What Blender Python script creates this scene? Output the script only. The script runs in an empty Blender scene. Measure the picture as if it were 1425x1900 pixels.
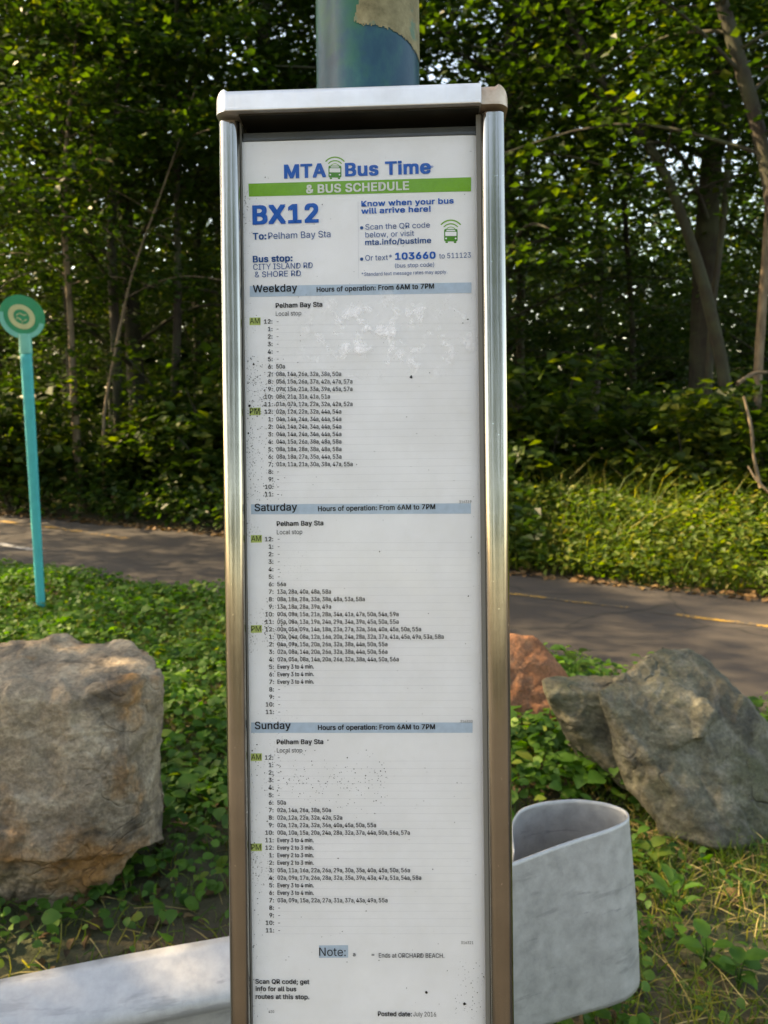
import bpy, bmesh, math, random, os
import numpy as np
from mathutils import Vector, Matrix, noise

random.seed(11); rng = np.random.default_rng(11)
sc = bpy.context.scene
COL = sc.collection

# ------------------------------------------------------------------ camera
PITCH = math.radians(8.0); FPX = 1491.0; CAM = np.array([0.0, 0.0, 1.3])
cd = bpy.data.cameras.new('camera'); cam = bpy.data.objects.new('camera', cd); COL.objects.link(cam)
cam.location = CAM; cam.rotation_euler = (math.radians(90) - PITCH, 0, 0)
cd.sensor_fit = 'VERTICAL'; cd.sensor_height = 24; cd.sensor_width = 18; cd.lens = 24 * FPX / 1900
cd.clip_start = 0.05; cd.clip_end = 2000
cd.dof.use_dof = True; cd.dof.focus_distance = 0.632; cd.dof.aperture_fstop = 9
sc.camera = cam
# ------------------------------------------------------------------ light
SUN_EL, SUN_AZ = math.radians(38), math.radians(-78)      # azimuth from +Y (ahead) clockwise; negative = left
w = bpy.data.worlds.new('World'); sc.world = w; w.use_nodes = True
nt = w.node_tree
sky = nt.nodes.new('ShaderNodeTexSky'); sky.sky_type = 'NISHITA'; sky.sun_disc = False
sky.sun_elevation = SUN_EL; sky.sun_rotation = SUN_AZ; sky.air_density = 1.0; sky.dust_density = 1.5; sky.ozone_density = 1.0
bgn = nt.nodes['Background']; bgn.inputs['Strength'].default_value = 0.15
nt.links.new(sky.outputs[0], bgn.inputs[0])
sl = bpy.data.lights.new('sun', 'SUN'); sl.energy = 4.2; sl.angle = math.radians(0.6); sl.color = (1.0, 0.87, 0.66)
so = bpy.data.objects.new('sun', sl); COL.objects.link(so)
sdir = Vector((math.sin(SUN_AZ) * math.cos(SUN_EL), math.cos(SUN_AZ) * math.cos(SUN_EL), math.sin(SUN_EL)))
so.rotation_euler = sdir.to_track_quat('Z', 'Y').to_euler()
sc.view_settings.view_transform = 'Standard'; sc.view_settings.look = 'None'
sc.view_settings.gamma = 1.0; sc.view_settings.use_curve_mapping = False
sc.view_settings.exposure = 2.25
sc.view_settings.use_white_balance = True; sc.view_settings.white_balance_temperature = 9200; sc.view_settings.white_balance_tint = 12
try:
    sc.cycles.use_denoising = True
    sc.cycles.max_bounces = 8; sc.cycles.transparent_max_bounces = 12; sc.cycles.sample_clamp_indirect = 6
except Exception: pass

# ------------------------------------------------------------------ helpers
FW = np.array([0, math.cos(PITCH), -math.sin(PITCH)]); UP = np.array([0, math.sin(PITCH), math.cos(PITCH)]); RT = np.array([1.0, 0, 0])
def ray(px, py): return FW + RT * (px - 712.5) / FPX + UP * (950 - py) / FPX
def at_depth(px, py, y): d = ray(px, py); return CAM + d * (y / d[1])
def at_height(px, py, z=0.0): d = ray(px, py); return CAM + d * ((z - CAM[2]) / d[2])

def tag(o, label=None, cat=None, group=None, kind=None):
    if label: o['label'] = label
    if cat: o['category'] = cat
    if group: o['group'] = group
    if kind: o['kind'] = kind
    return o
def mesh_np(name, V, F, m, parent=None, smooth=True):
    me = bpy.data.meshes.new(name); V = np.asarray(V, float)
    if isinstance(F, np.ndarray) and F.ndim == 2:
        n, k = F.shape
        me.vertices.add(len(V)); me.vertices.foreach_set('co', V.astype(np.float32).ravel())
        me.loops.add(n * k); me.loops.foreach_set('vertex_index', F.astype(np.int32).ravel())
        me.polygons.add(n); me.polygons.foreach_set('loop_start', np.arange(0, n * k, k, dtype=np.int32))
        me.polygons.foreach_set('loop_total', np.full(n, k, dtype=np.int32))
        me.update(calc_edges=True)
    else:
        me.from_pydata([tuple(v) for v in V], [], [tuple(f) for f in F]); me.update()
    me.polygons.foreach_set('use_smooth', np.full(len(me.polygons), smooth))
    if m: me.materials.append(m)
    return link(name, me, parent)
def link(name, me, parent=None):
    o = bpy.data.objects.new(name, me); COL.objects.link(o)
    if parent: o.parent = parent
    return o
def empty(name, loc=(0, 0, 0), rot=(0, 0, 0)):
    o = bpy.data.objects.new(name, None); COL.objects.link(o); o.location = loc; o.rotation_euler = rot
    o.empty_display_size = 0.1; return o
def bm_obj(name, bm, m, parent=None, smooth=False):
    me = bpy.data.meshes.new(name); bm.to_mesh(me); bm.free()
    if smooth: me.polygons.foreach_set('use_smooth', np.full(len(me.polygons), True))
    me.materials.append(m); return link(name, me, parent)
def box_bm(lo, hi, bevel=0.0, seg=3, edges=None):
    bm = bmesh.new(); bmesh.ops.create_cube(bm, size=1)
    for v in bm.verts:
        v.co = Vector([lo[i] + (v.co[i] + .5) * (hi[i] - lo[i]) for i in range(3)])
    if bevel:
        es = [e for e in bm.edges if edges is None or edges(e)]
        bmesh.ops.bevel(bm, geom=es, offset=bevel, segments=seg, affect='EDGES', profile=.5)
    return bm
def copy_tree(o, parent=None):
    c = o.copy(); COL.objects.link(c)
    if parent: c.parent = parent
    for ch in [x for x in o.children]: copy_tree(ch, c)
    return c

# ------------------------------------------------------------------ materials
class N:
    def __init__(s, name):
        s.m = bpy.data.materials.new(name); s.m.use_nodes = True; s.t = s.m.node_tree
        s.b = s.t.nodes['Principled BSDF']; s.out = s.t.nodes['Material Output']
    def n(s, ty, **kw):
        x = s.t.nodes.new(ty)
        for k, v in kw.items(): setattr(x, k, v)
        return x
    def l(s, a, b): s.t.links.new(a, b)
    def co(s, kind='Object'):
        return s.n('ShaderNodeTexCoord').outputs[kind]
    def mapped(s, scale=(1, 1, 1), rot=(0, 0, 0), kind='Object'):
        mp = s.n('ShaderNodeMapping'); s.l(s.co(kind), mp.inputs[0])
        mp.inputs['Scale'].default_value = scale; mp.inputs['Rotation'].default_value = rot
        return mp.outputs[0]
    def noise(s, scale, detail=4, rough=.55, vec=None, dist=0):
        x = s.n('ShaderNodeTexNoise'); x.inputs['Scale'].default_value = scale; x.inputs['Detail'].default_value = detail
        x.inputs['Roughness'].default_value = rough; x.inputs['Distortion'].default_value = dist
        s.l(vec if vec is not None else s.co(), x.inputs['Vector']); return x.outputs[0]
    def ramp(s, fac, stops, mode='LINEAR'):
        r = s.n('ShaderNodeValToRGB'); e = r.color_ramp; e.interpolation = mode
        while len(e.elements) < len(stops): e.elements.new(.5)
        for el, (p, c) in zip(e.elements, stops):
            el.position = p; el.color = (*c, 1) if len(c) == 3 else c
        s.l(fac, r.inputs[0]); return r.outputs[0]
    def mix(s, f, a, b, mode='MIX'):
        x = s.n('ShaderNodeMix', data_type='RGBA', blend_type=mode)
        for i, v in ((0, f), (6, a), (7, b)):
            if isinstance(v, (int, float)): x.inputs[i].default_value = v
            elif isinstance(v, tuple): x.inputs[i].default_value = (*v, 1)
            else: s.l(v, x.inputs[i])
        return x.outputs[2]
    def math(s, op, a, b=0.5):
        x = s.n('ShaderNodeMath', operation=op)
        for i, v in ((0, a), (1, b)):
            if isinstance(v, (int, float)): x.inputs[i].default_value = v
            else: s.l(v, x.inputs[i])
        return x.outputs[0]
    def bump(s, h, strength=.3, dist=.01, normal=None):
        x = s.n('ShaderNodeBump'); x.inputs['Strength'].default_value = strength; x.inputs['Distance'].default_value = dist
        s.l(h, x.inputs['Height'])
        if normal is not None: s.l(normal, x.inputs['Normal'])
        s.l(x.outputs[0], s.b.inputs['Normal']); return x.outputs[0]
    def set(s, **kw):
        for k, v in kw.items():
            i = s.b.inputs[k.replace('_', ' ')]
            if isinstance(v, (int, float)): i.default_value = v
            elif isinstance(v, tuple): i.default_value = (*v, 1)
            else: s.l(v, i)
        return s

def leaf_mat(name, stops, rough=.45, trans=.45):
    k = N(name)
    g = k.n('ShaderNodeNewGeometry'); oi = k.n('ShaderNodeObjectInfo')
    c = k.ramp(g.outputs['Random Per Island'], stops)
    c = k.mix(.35, c, k.ramp(oi.outputs['Random'], [(0, (.45, .55, .35)), (1, (1.3, 1.15, .9))]), 'MULTIPLY')
    big = k.noise(.9, 2, .5, k.n('ShaderNodeNewGeometry').outputs['Position'])
    c = k.mix(.5, c, k.ramp(big, [(.3, (.6, .8, .55)), (.7, (1.25, 1.15, .8))]), 'MULTIPLY')
    k.set(Base_Color=c, Roughness=rough); k.b.inputs['Specular IOR Level'].default_value = .35
    tr = k.n('ShaderNodeBsdfTranslucent')
    k.l(k.mix(1.0, c, (1.6, 1.75, .42), 'MULTIPLY'), tr.inputs[0])
    ms = k.n('ShaderNodeMixShader'); ms.inputs[0].default_value = trans
    k.l(k.b.outputs[0], ms.inputs[1]); k.l(tr.outputs[0], ms.inputs[2]); k.l(ms.outputs[0], k.out.inputs[0])
    return k.m
M = {}
M['leaf'] = leaf_mat('woodland_leaf', [(0, (.014, .034, .009)), (.5, (.026, .058, .014)), (.85, (.045, .082, .018)), (1, (.09, .11, .025))])
M['leaf_weed'] = leaf_mat('weed_leaf', [(0, (.03, .09, .013)), (.6, (.06, .15, .022)), (.93, (.10, .21, .03)), (1, (.22, .25, .05))], .6, .42)
M['leaf_edge'] = leaf_mat('edge_leaf', [(0, (.02, .042, .009)), (.6, (.04, .078, .015)), (1, (.11, .13, .025))], .5, .5)
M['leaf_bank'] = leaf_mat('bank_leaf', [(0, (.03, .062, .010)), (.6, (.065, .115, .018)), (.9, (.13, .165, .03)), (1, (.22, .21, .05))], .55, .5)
M['grass'] = leaf_mat('grass_blade', [(0, (.05, .10, .018)), (.55, (.10, .16, .03)), (.85, (.2, .2, .05)), (1, (.34, .26, .10))], .5, .45)
M['straw'] = leaf_mat('straw', [(0, (.30, .20, .09)), (.6, (.42, .30, .15)), (1, (.5, .38, .2))], .7, .15)
M['litter'] = leaf_mat('dead_leaf', [(0, (.045, .024, .013)), (.6, (.10, .056, .03)), (1, (.20, .12, .065))], .8, .1)

k = N('bark'); v = k.mapped((1, 1, .18))
n1 = k.noise(26, 6, .65, v); n2 = k.noise(3, 4)
k.set(Base_Color=k.mix(k.ramp(n2, [(.4, (0, 0, 0)), (.65, (.8, .8, .8))]), k.ramp(n1, [(.3, (.010, .007, .005)), (.7, (.035, .026, .018))]), (.05, .06, .03)), Roughness=.9)
k.bump(n1, .8, .02); M['bark'] = k.m
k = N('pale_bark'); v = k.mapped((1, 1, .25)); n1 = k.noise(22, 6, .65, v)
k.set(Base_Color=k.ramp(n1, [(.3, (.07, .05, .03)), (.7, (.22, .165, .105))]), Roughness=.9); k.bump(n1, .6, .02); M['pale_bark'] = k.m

k = N('soil'); n1 = k.noise(9, 8, .7); n2 = k.noise(1.3, 4); n3 = k.noise(90, 3)
c = k.ramp(n1, [(.3, (.035, .024, .014)), (.55, (.085, .06, .035)), (.75, (.15, .11, .065))])
c = k.mix(k.ramp(n2, [(.42, (0, 0, 0)), (.62, (.75, .75, .75))]), c, (.045, .065, .02))
k.set(Base_Color=c, Roughness=.95); k.bump(k.math('ADD', n1, k.math('MULTIPLY', n3, .3)), .9, .03); M['soil'] = k.m

k = N('asphalt'); n1 = k.noise(260, 3, .7); n2 = k.noise(2.2, 6, .6); n3 = k.noise(.7, 3)
c = k.ramp(n1, [(.3, (.022, .018, .015)), (.7, (.049, .041, .034))])
c = k.mix(k.ramp(n2, [(.35, (.45, .45, .45)), (.65, (0, 0, 0))]), c, (.026, .021, .019))
c = k.mix(k.ramp(n3, [(.45, (0, 0, 0)), (.75, (.4, .4, .4))]), c, (.07, .058, .05))
vor = k.n('ShaderNodeTexVoronoi', feature='DISTANCE_TO_EDGE'); vor.inputs['Scale'].default_value = .8
mpn = k.n('ShaderNodeVectorMath', operation='ADD'); k.l(k.co(), mpn.inputs[0])
nn = k.n('ShaderNodeTexNoise'); nn.inputs['Scale'].default_value = 1.6; k.l(k.co(), nn.inputs['Vector']); k.l(nn.outputs[1], mpn.inputs[1])
k.l(mpn.outputs[0], vor.inputs['Vector'])
cr = k.ramp(vor.outputs[0], [(0, (1, 1, 1)), (.008, (.7, .7, .7)), (.014, (0, 0, 0))])
c = k.mix(cr, c, (.016, .014, .012))
k.set(Base_Color=c, Roughness=.88); k.bump(n1, .5, .004); M['asphalt'] = k.m
def worn_paint(name, col, thr):
    k = N(name); n1 = k.noise(45, 5, .7); n2 = k.noise(6, 4, .6)
    f = k.ramp(k.math('ADD', k.math('MULTIPLY', n1, .5), k.math('MULTIPLY', n2, .5)), [(thr, (0, 0, 0)), (thr + .06, (1, 1, 1))])
    k.set(Base_Color=k.mix(f, (.045, .04, .036), col), Roughness=.8); return k.m
M['yellow_paint'] = worn_paint('yellow_line_paint', (.34, .2, .035), .49)
M['white_paint'] = worn_paint('white_line_paint', (.42, .40, .37), .46)

def rock(name, ramp1, stain, stain_f, dark, moss=None, vein=None, scale=1.0, crack=.35):
    k = N(name); vs = k.mapped((1, 1, 2.2), (.5, .3, 0))
    n1 = k.noise(7 * scale, 9, .68, vs); n2 = k.noise(3.2 * scale, 5, .6); n3 = k.noise(60, 5, .7); crk = k.n('ShaderNodeTexVoronoi', feature='DISTANCE_TO_EDGE'); crk.inputs['Scale'].default_value = 3.6 * scale
    vm = k.n('ShaderNodeVectorMath', operation='ADD'); nv = k.n('ShaderNodeTexNoise'); nv.inputs['Scale'].default_value = 5; nv.inputs['Detail'].default_value = 2.5; k.l(k.co(), nv.inputs['Vector']); k.l(vs, vm.inputs[0]); k.l(nv.outputs[1], vm.inputs[1]); k.l(vm.outputs[0], crk.inputs['Vector'])
    cm = k.math('MULTIPLY', k.ramp(crk.outputs[0], [(0, (1, 1, 1)), (.02, (.6, .6, .6)), (.045, (0, 0, 0))]), k.ramp(k.noise(3.5, 3), [(.54, (0, 0, 0)), (.62, (1, 1, 1))])); n5 = k.noise(95, 5, .8)
    n4 = k.noise(4.1 * scale, 6, .65, k.mapped((1.3, 1, 1), (1, 2, .5)), .6)
    c = k.ramp(n1, ramp1)
    c = k.mix(k.ramp(n2, [(.56, (0, 0, 0)), (.66, (stain_f,) * 3)]), c, stain)
    c = k.mix(k.ramp(n4, [(.36, (.8, .8, .8)), (.47, (0, 0, 0))]), c, dark)
    if moss:
        c = k.mix(k.ramp(k.noise(2.4, 6, .7), [(.48, (0, 0, 0)), (.62, (.65, .65, .65))]), c, moss)
    if vein:
        wv = k.n('ShaderNodeTexWave'); wv.inputs['Scale'].default_value = 2.2; wv.inputs['Distortion'].default_value = 16; wv.inputs['Detail'].default_value = 5
        k.l(k.mapped((1, 1, 1.4), (.6, .5, 0)), wv.inputs['Vector'])
        c = k.mix(k.ramp(wv.outputs[1], [(.92, (0, 0, 0)), (1, (.2, .2, .2))]), c, vein)
        c = k.mix(k.ramp(k.noise(13, 7, .7), [(.55, (0, 0, 0)), (.72, (.38, .38, .38))]), c, vein)
    c = k.mix(.6, c, k.ramp(n3, [(.3, (.5, .5, .5)), (.7, (1.4, 1.4, 1.4))]), 'MULTIPLY')
    c = k.mix(.55, c, k.ramp(n5, [(.35, (.4, .4, .4)), (.65, (1.6, 1.6, 1.6))]), 'MULTIPLY'); c = k.mix(k.math('MULTIPLY', cm, crack), c, (.05, .042, .03))
    k.set(Base_Color=c, Roughness=.82)
    h = k.math('SUBTRACT', k.math('ADD', n1, k.math('MULTIPLY', n3, .45)), k.math('MULTIPLY', cm, crack * 1.6)); k.bump(h, 1.0, .022)
    return k.m
M['tan_rock'] = rock('tan_rock', [(.25, (.10, .076, .052)), (.5, (.28, .215, .145)), (.72, (.47, .39, .28))], (.36, .17, .05), .85, (.06, .05, .038), crack=.16)
M['red_rock'] = rock('red_rock', [(.25, (.17, .06, .022)), (.5, (.27, .10, .038)), (.75, (.34, .15, .06))], (.24, .12, .07), .5, (.16, .09, .055), crack=.0)
M['green_rock'] = rock('green_rock', [(.25, (.03, .028, .018)), (.5, (.095, .088, .056)), (.75, (.24, .225, .165))], (.12, .09, .05), .55, (.026, .025, .019), (.055, .062, .022), (.22, .21, .18))

k = N('galvanised_steel'); n1 = k.noise(38, 6, .7); n2 = k.noise(140, 3, .6); n3 = k.noise(5, 6, .7, k.mapped((.3, 1, 3)))
c = k.ramp(n1, [(.3, (.31, .315, .32)), (.7, (.43, .435, .44))])
c = k.mix(k.ramp(n2, [(.62, (0, 0, 0)), (.8, (.5, .5, .5))]), c, (.36, .37, .38))
c = k.mix(k.ramp(n3, [(.56, (0, 0, 0)), (.60, (.5, .5, .5))]), c, (.22, .225, .23)); c = k.mix(k.ramp(k.noise(3.2, 6, .75, k.mapped((1, 4, 14))), [(.64, (0, 0, 0)), (.68, (.4, .4, .4))]), c, (.14, .145, .16))
k.set(Base_Color=c, Roughness=k.ramp(n1, [(.3, (.42,) * 3), (.7, (.62,) * 3)]), Metallic=.35); k.bump(n1, .12, .01); M['zinc'] = k.m

k = N('stainless_steel'); n1 = k.noise(5, 4, .6, k.mapped((90, 90, 1))); n2 = k.noise(18, 4); n3 = k.noise(240, 2)
c = k.ramp(n2, [(.3, (.30, .285, .25)), (.7, (.40, .38, .34))])
c = k.mix(k.ramp(n3, [(.70, (0, 0, 0)), (.76, (.8, .8, .8))]), c, (.8, .78, .72))
k.set(Base_Color=c, Metallic=1.0, Roughness=k.ramp(n1, [(.3, (.10,) * 3), (.7, (.17,) * 3)])); k.bump(n2, .08, .002); M['steel'] = k.m
k = N('satin_cap_steel'); n1 = k.noise(6, 5, .65, k.mapped((120, 4, 4))); n2 = k.noise(22, 5, .6)
c = k.ramp(n2, [(.3, (.66, .63, .59)), (.7, (.82, .80, .77))])
k.set(Base_Color=c, Metallic=.75, Roughness=k.ramp(n1, [(.3, (.30,) * 3), (.7, (.46,) * 3)])); k.bump(n1, .25, .0006); M['cap'] = k.m
k = N('tarnished_steel'); n1 = k.noise(8, 5, .65, k.mapped((60, 10, 6))); n2 = k.noise(60, 5, .6)
k.set(Base_Color=k.ramp(n2, [(.35, (.33, .21, .13)), (.7, (.58, .47, .36))]), Metallic=.6, Roughness=.42); k.bump(n1, .2, .0006); M['tarnish'] = k.m
k = N('dark_shade_metal'); n2 = k.noise(30, 4); k.set(Base_Color=k.ramp(n2, [(.3, (.012, .012, .008)), (.7, (.03, .03, .02))]), Roughness=.5); M['dark'] = k.m  # near-black for the cap's shade in the recess; header lip shares it
k = N('tray_metal'); k.set(Base_Color=(.30, .30, .28), Roughness=.5, Metallic=.2); M['tray'] = k.m
k = N('rubber_gasket'); k.set(Base_Color=(.12, .115, .10), Roughness=.7); M['gasket'] = k.m

def dirt_mask(k):
    """specks, thicker along the left edge; a property of the old sheet, not of the light"""
    p = k.co(); sx = k.n('ShaderNodeSeparateXYZ'); k.l(p, sx.inputs[0])
    sp = k.noise(620, 3, .7); cl = k.noise(16, 5, .65); edge = k.ramp(sx.outputs[0], [(0.0, (1, 1, 1)), (.012, (.75, .75, .75)), (.055, (0, 0, 0))])
    g = k.math('MULTIPLY', k.ramp(cl, [(.45, (0, 0, 0)), (.70, (1, 1, 1))]), 1.0)
    a = k.math('ADD', k.math('MULTIPLY', g, .075), k.math('MULTIPLY', k.math('MULTIPLY', edge, k.ramp(cl, [(.42, (0, 0, 0)), (.6, (1, 1, 1))])), .11))
    s = k.math('SUBTRACT', k.math('ADD', sp, a), .735)
    return k.math('MINIMUM', k.math('MAXIMUM', k.math('MULTIPLY', s, 22.0), 0.0), .85)
k = N('poster_paper'); n1 = k.noise(14, 4, .6); n2 = k.noise(1100, 2)
c = k.ramp(n1, [(.3, (.80, .80, .815)), (.7, (.86, .86, .875))])
sx = k.n('ShaderNodeSeparateXYZ'); k.l(k.co(), sx.inputs[0])
c = k.mix(k.math('MULTIPLY', k.ramp(k.noise(24, 5, .7), [(.4, (0, 0, 0)), (.75, (1, 1, 1))]), .35), c, (.70, .69, .66))
c = k.mix(dirt_mask(k), c, (.09, .07, .05))
k.set(Base_Color=c, Roughness=.6); M['paper'] = k.m
def flat(name, col, rough=.6):
    k = N(name); k.set(Base_Color=k.mix(.3, col, k.ramp(k.noise(200, 3), [(.3, (.75, .75, .75)), (.7, (1.2, 1.2, 1.2))]), 'MULTIPLY'), Roughness=rough); k.b.inputs['Specular IOR Level'].default_value = .12; return k.m
M['ink_blue'] = flat('blue_ink', (.0, .11, .46)); M['ink_navy'] = flat('navy_ink', (.005, .075, .26))
M['ink_black'] = flat('black_ink', (.012, .012, .015)); M['ink_green'] = flat('green_ink', (.16, .40, .035))
M['ink_darkgreen'] = flat('dark_green_ink', (.06, .26, .03)); M['ink_white'] = flat('white_ink', (.7, .72, .66))
M['band_blue'] = flat('pale_blue_ink', (.42, .53, .64)); M['band_lime'] = flat('lime_ink', (.45, .55, .16)); M['rule'] = flat('grey_rule_ink', (.68, .68, .70))
M['mark'] = flat('black_mark', (.015, .012, .012))
k = N('clear_cover')
fr = k.n('ShaderNodeFresnel'); fr.inputs['IOR'].default_value = 1.5
tp = k.n('ShaderNodeBsdfTransparent'); gl = k.n('ShaderNodeBsdfGlossy'); gl.inputs['Roughness'].default_value = .06
ms = k.n('ShaderNodeMixShader'); k.l(k.math('MULTIPLY', fr.outputs[0], .6), ms.inputs[0]); k.l(tp.outputs[0], ms.inputs[1]); k.l(gl.outputs[0], ms.inputs[2])
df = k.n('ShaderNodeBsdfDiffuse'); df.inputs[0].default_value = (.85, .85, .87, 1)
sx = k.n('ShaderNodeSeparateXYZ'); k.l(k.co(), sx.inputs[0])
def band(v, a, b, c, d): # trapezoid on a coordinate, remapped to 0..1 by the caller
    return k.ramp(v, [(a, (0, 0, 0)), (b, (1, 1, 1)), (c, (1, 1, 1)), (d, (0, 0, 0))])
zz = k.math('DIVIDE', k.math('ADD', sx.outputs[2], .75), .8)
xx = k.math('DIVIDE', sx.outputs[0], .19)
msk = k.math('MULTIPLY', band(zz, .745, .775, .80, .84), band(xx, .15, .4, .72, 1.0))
sky_patch = k.ramp(k.noise(75, 8, .68, None, .3), [(.52, (0, 0, 0)), (.66, (1, 1, 1))])  # cloudy white patches: a sky reflection painted onto the cover
haze_reflect_f = k.math('ADD', k.math('MULTIPLY', k.math('MULTIPLY', msk, sky_patch), .75), k.math('MULTIPLY', k.ramp(k.noise(30, 6, .7), [(.55, (0, 0, 0)), (.8, (1, 1, 1))]), .02))
m2 = k.n('ShaderNodeMixShader'); k.l(haze_reflect_f, m2.inputs[0]); k.l(ms.outputs[0], m2.inputs[1]); k.l(df.outputs[0], m2.inputs[2]); k.l(m2.outputs[0], k.out.inputs[0])
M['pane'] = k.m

k = N('aged_post_paint'); n1 = k.noise(28, 6, .65, k.mapped((1, 1, .5))); n2 = k.noise(9, 5, .6); n3 = k.noise(300, 2)
c = k.ramp(n1, [(.3, (.006, .035, .062)), (.5, (.012, .055, .085)), (.62, (.018, .085, .09)), (.8, (.05, .13, .13))])
c = k.mix(k.ramp(n2, [(.48, (0, 0, 0)), (.6, (.85, .85, .85))]), c, (.016, .10, .045))
k.set(Base_Color=c, Roughness=.30); k.b.inputs['Specular IOR Level'].default_value = .22; k.bump(n1, .3, .002); M['pole'] = k.m
k = N('sticker_residue'); n1 = k.noise(70, 6, .7); n2 = k.noise(25, 5, .6)
c = k.ramp(n1, [(.3, (.10, .085, .035)), (.55, (.20, .17, .085)), (.8, (.30, .27, .15))]); c = k.mix(k.ramp(n2, [(.62, (0, 0, 0)), (.68, (.8, .8, .8))]), c, (.05, .14, .10))
k.set(Base_Color=c, Roughness=.8); k.bump(n1, .4, .001); M['residue'] = k.m
def plast(name, col, rough=.45):
    k = N(name); k.set(Base_Color=k.mix(.5, col, k.ramp(k.noise(18, 5, .6), [(.3, (.7, .75, .75)), (.7, (1.15, 1.15, 1.1))]), 'MULTIPLY'), Roughness=rough); return k.m
M['teal'] = plast('teal_plastic', (.0, .34, .36), .6); M['green_p'] = plast('green_plastic', (.0, .22, .10), .75); M['mint'] = plast('mint_plastic', (.10, .40, .33)); M['cream'] = plast('cream_print', (.42, .42, .22))

# ------------------------------------------------------------------ ground and path
gx = np.linspace(-60, 60, 241); gy = np.linspace(-50, 70, 241)
GX, GY = np.meshgrid(gx, gy)
V = np.stack([GX.ravel(), GY.ravel(), np.zeros(GX.size)], 1)
idx = np.arange(241 * 241).reshape(241, 241)
F = np.stack([idx[:-1, :-1].ravel(), idx[:-1, 1:].ravel(), idx[1:, 1:].ravel(), idx[1:, :-1].ravel()], 1)
g = mesh_np('ground', V, F, M['soil']); tag(g, 'brown leaf strewn soil of the verge and woodland floor', kind='structure')

far_px = [(0, 954), (210, 974), (419, 994), (680, 1030), (945, 1064), (1180, 1088), (1425, 1113)]
near_px = [(0, 1050), (163, 1083), (419, 1111), (720, 1175), (1080, 1248), (1425, 1330), (1560, 1362)]
def gpt(p): q = at_height(*p); return (q[0], q[1])
far = [gpt(p) for p in far_px]; near = [gpt(p) for p in near_px]
def extend(l, a=14, b=8):
    d0 = np.subtract(l[0], l[2]); d0 = d0 / np.linalg.norm(d0); d1 = np.subtract(l[-1], l[-3]); d1 = d1 / np.linalg.norm(d1)
    return [tuple(np.add(l[0], d0 * a))] + l + [tuple(np.add(l[-1], d1 * b))]
far = extend(far); near = extend(near)
def resample(l, n=80):
    l = np.array(l); d = np.r_[0, np.cumsum(np.linalg.norm(np.diff(l, axis=0), axis=1))]; s = np.linspace(0, d[-1], n)
    return np.stack([np.interp(s, d, l[:, 0]), np.interp(s, d, l[:, 1])], 1)
FA, NE = resample(far), resample(near)
def far_y(x): return np.interp(x, FA[:, 0], FA[:, 1])
def near_y(x): return np.interp(x, NE[:, 0], NE[:, 1])
def strip(name, A, B, z, m, parent=None, nx=10):
    t = np.linspace(0, 1, nx + 1)[None, :, None]
    P = A[:, None, :] * (1 - t) + B[:, None, :] * t
    P = np.concatenate([P, np.full(P.shape[:2] + (1,), z)], 2); n = len(A)
    ii = np.arange(n * (nx + 1)).reshape(n, nx + 1)
    return mesh_np(name, P.reshape(-1, 3), np.stack([ii[:-1, :-1].ravel(), ii[1:, :-1].ravel(), ii[1:, 1:].ravel(), ii[:-1, 1:].ravel()], 1), m, parent)
path = strip('path', NE, FA, .004, M['asphalt']); tag(path, 'grey asphalt cycle path between the verge and the wood', kind='structure')
def line_on_path(name, pts, width, m):
    c = resample([gpt(p) for p in pts], 40); d = np.gradient(c, axis=0); nrm = np.stack([-d[:, 1], d[:, 0]], 1); nrm /= np.linalg.norm(nrm, axis=1)[:, None]
    return strip(name, c - nrm * width / 2, c + nrm * width / 2, .008, m, path, 1)
line_on_path('yellow_line', [(-200, 952), (0, 968), (120, 983), (237, 1001)], .085, M['yellow_paint'])
line_on_path('yellow_line', [(930, 1101), (1050, 1116), (1165, 1129)], .045, M['yellow_paint'])
line_on_path('yellow_line', [(1215, 1137), (1320, 1151), (1425, 1164), (1600, 1190)], .05, M['yellow_paint'])
line_on_path('white_line', [(-200, 986), (0, 1010), (62, 1022)], .09, M['white_paint'])
# the road behind the photographer
rd = strip('road', np.array([[-60, -9.], [60, -9.]]), np.array([[-60, .3], [60, .3]]), .004, M['asphalt']); tag(rd, 'asphalt road behind the bus stop', kind='structure')

# ------------------------------------------------------------------ leaves
def fbm(x, y, s, o=0.0): return np.array([noise.fractal(Vector((a * s, b * s, o)), 1.0, 2.0, 3) for a, b in zip(x, y)])
T4 = (np.array([(0, 0, 0), (.42, .30, .07), (1, 0, -.05), (.42, -.30, .07)]), np.array([(0, 1, 2), (0, 2, 3)]))
T4 = (T4[0], np.array([(0, 2, 1), (0, 3, 2)]))
_u = [0, .18, .5, .8, 1.0]; _w = [0, .30, .40, .22, 0]; _d = [0, .02, .0, -.07, -.18]
LV = [(0, 0, 0)]; LF = []
for a, b, c in zip(_u[1:-1], _w[1:-1], _d[1:-1]): LV += [(a, b, c + .07), (a, 0, c), (a, -b, c + .07)]
LV.append((1, 0, -.18))
LF = [(0, 2, 1), (0, 3, 2), (1, 2, 4), (2, 5, 4), (2, 3, 5), (3, 6, 5), (4, 5, 7), (5, 8, 7), (5, 6, 8), (6, 9, 8), (7, 8, 10), (8, 9, 10)]
T11 = (np.array(LV), np.array(LF))
BL = (np.array([(0, .5, 0), (0, -.5, 0), (.45, .42, .05), (.45, -.42, .05), (.8, .25, -.04), (.8, -.25, -.04), (1, 0, -.2)]), np.array([(0, 1, 3), (0, 3, 2), (2, 3, 5), (2, 5, 4), (4, 5, 6)]))
def unit(a): return a / np.maximum(np.linalg.norm(a, axis=1), 1e-9)[:, None]
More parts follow.
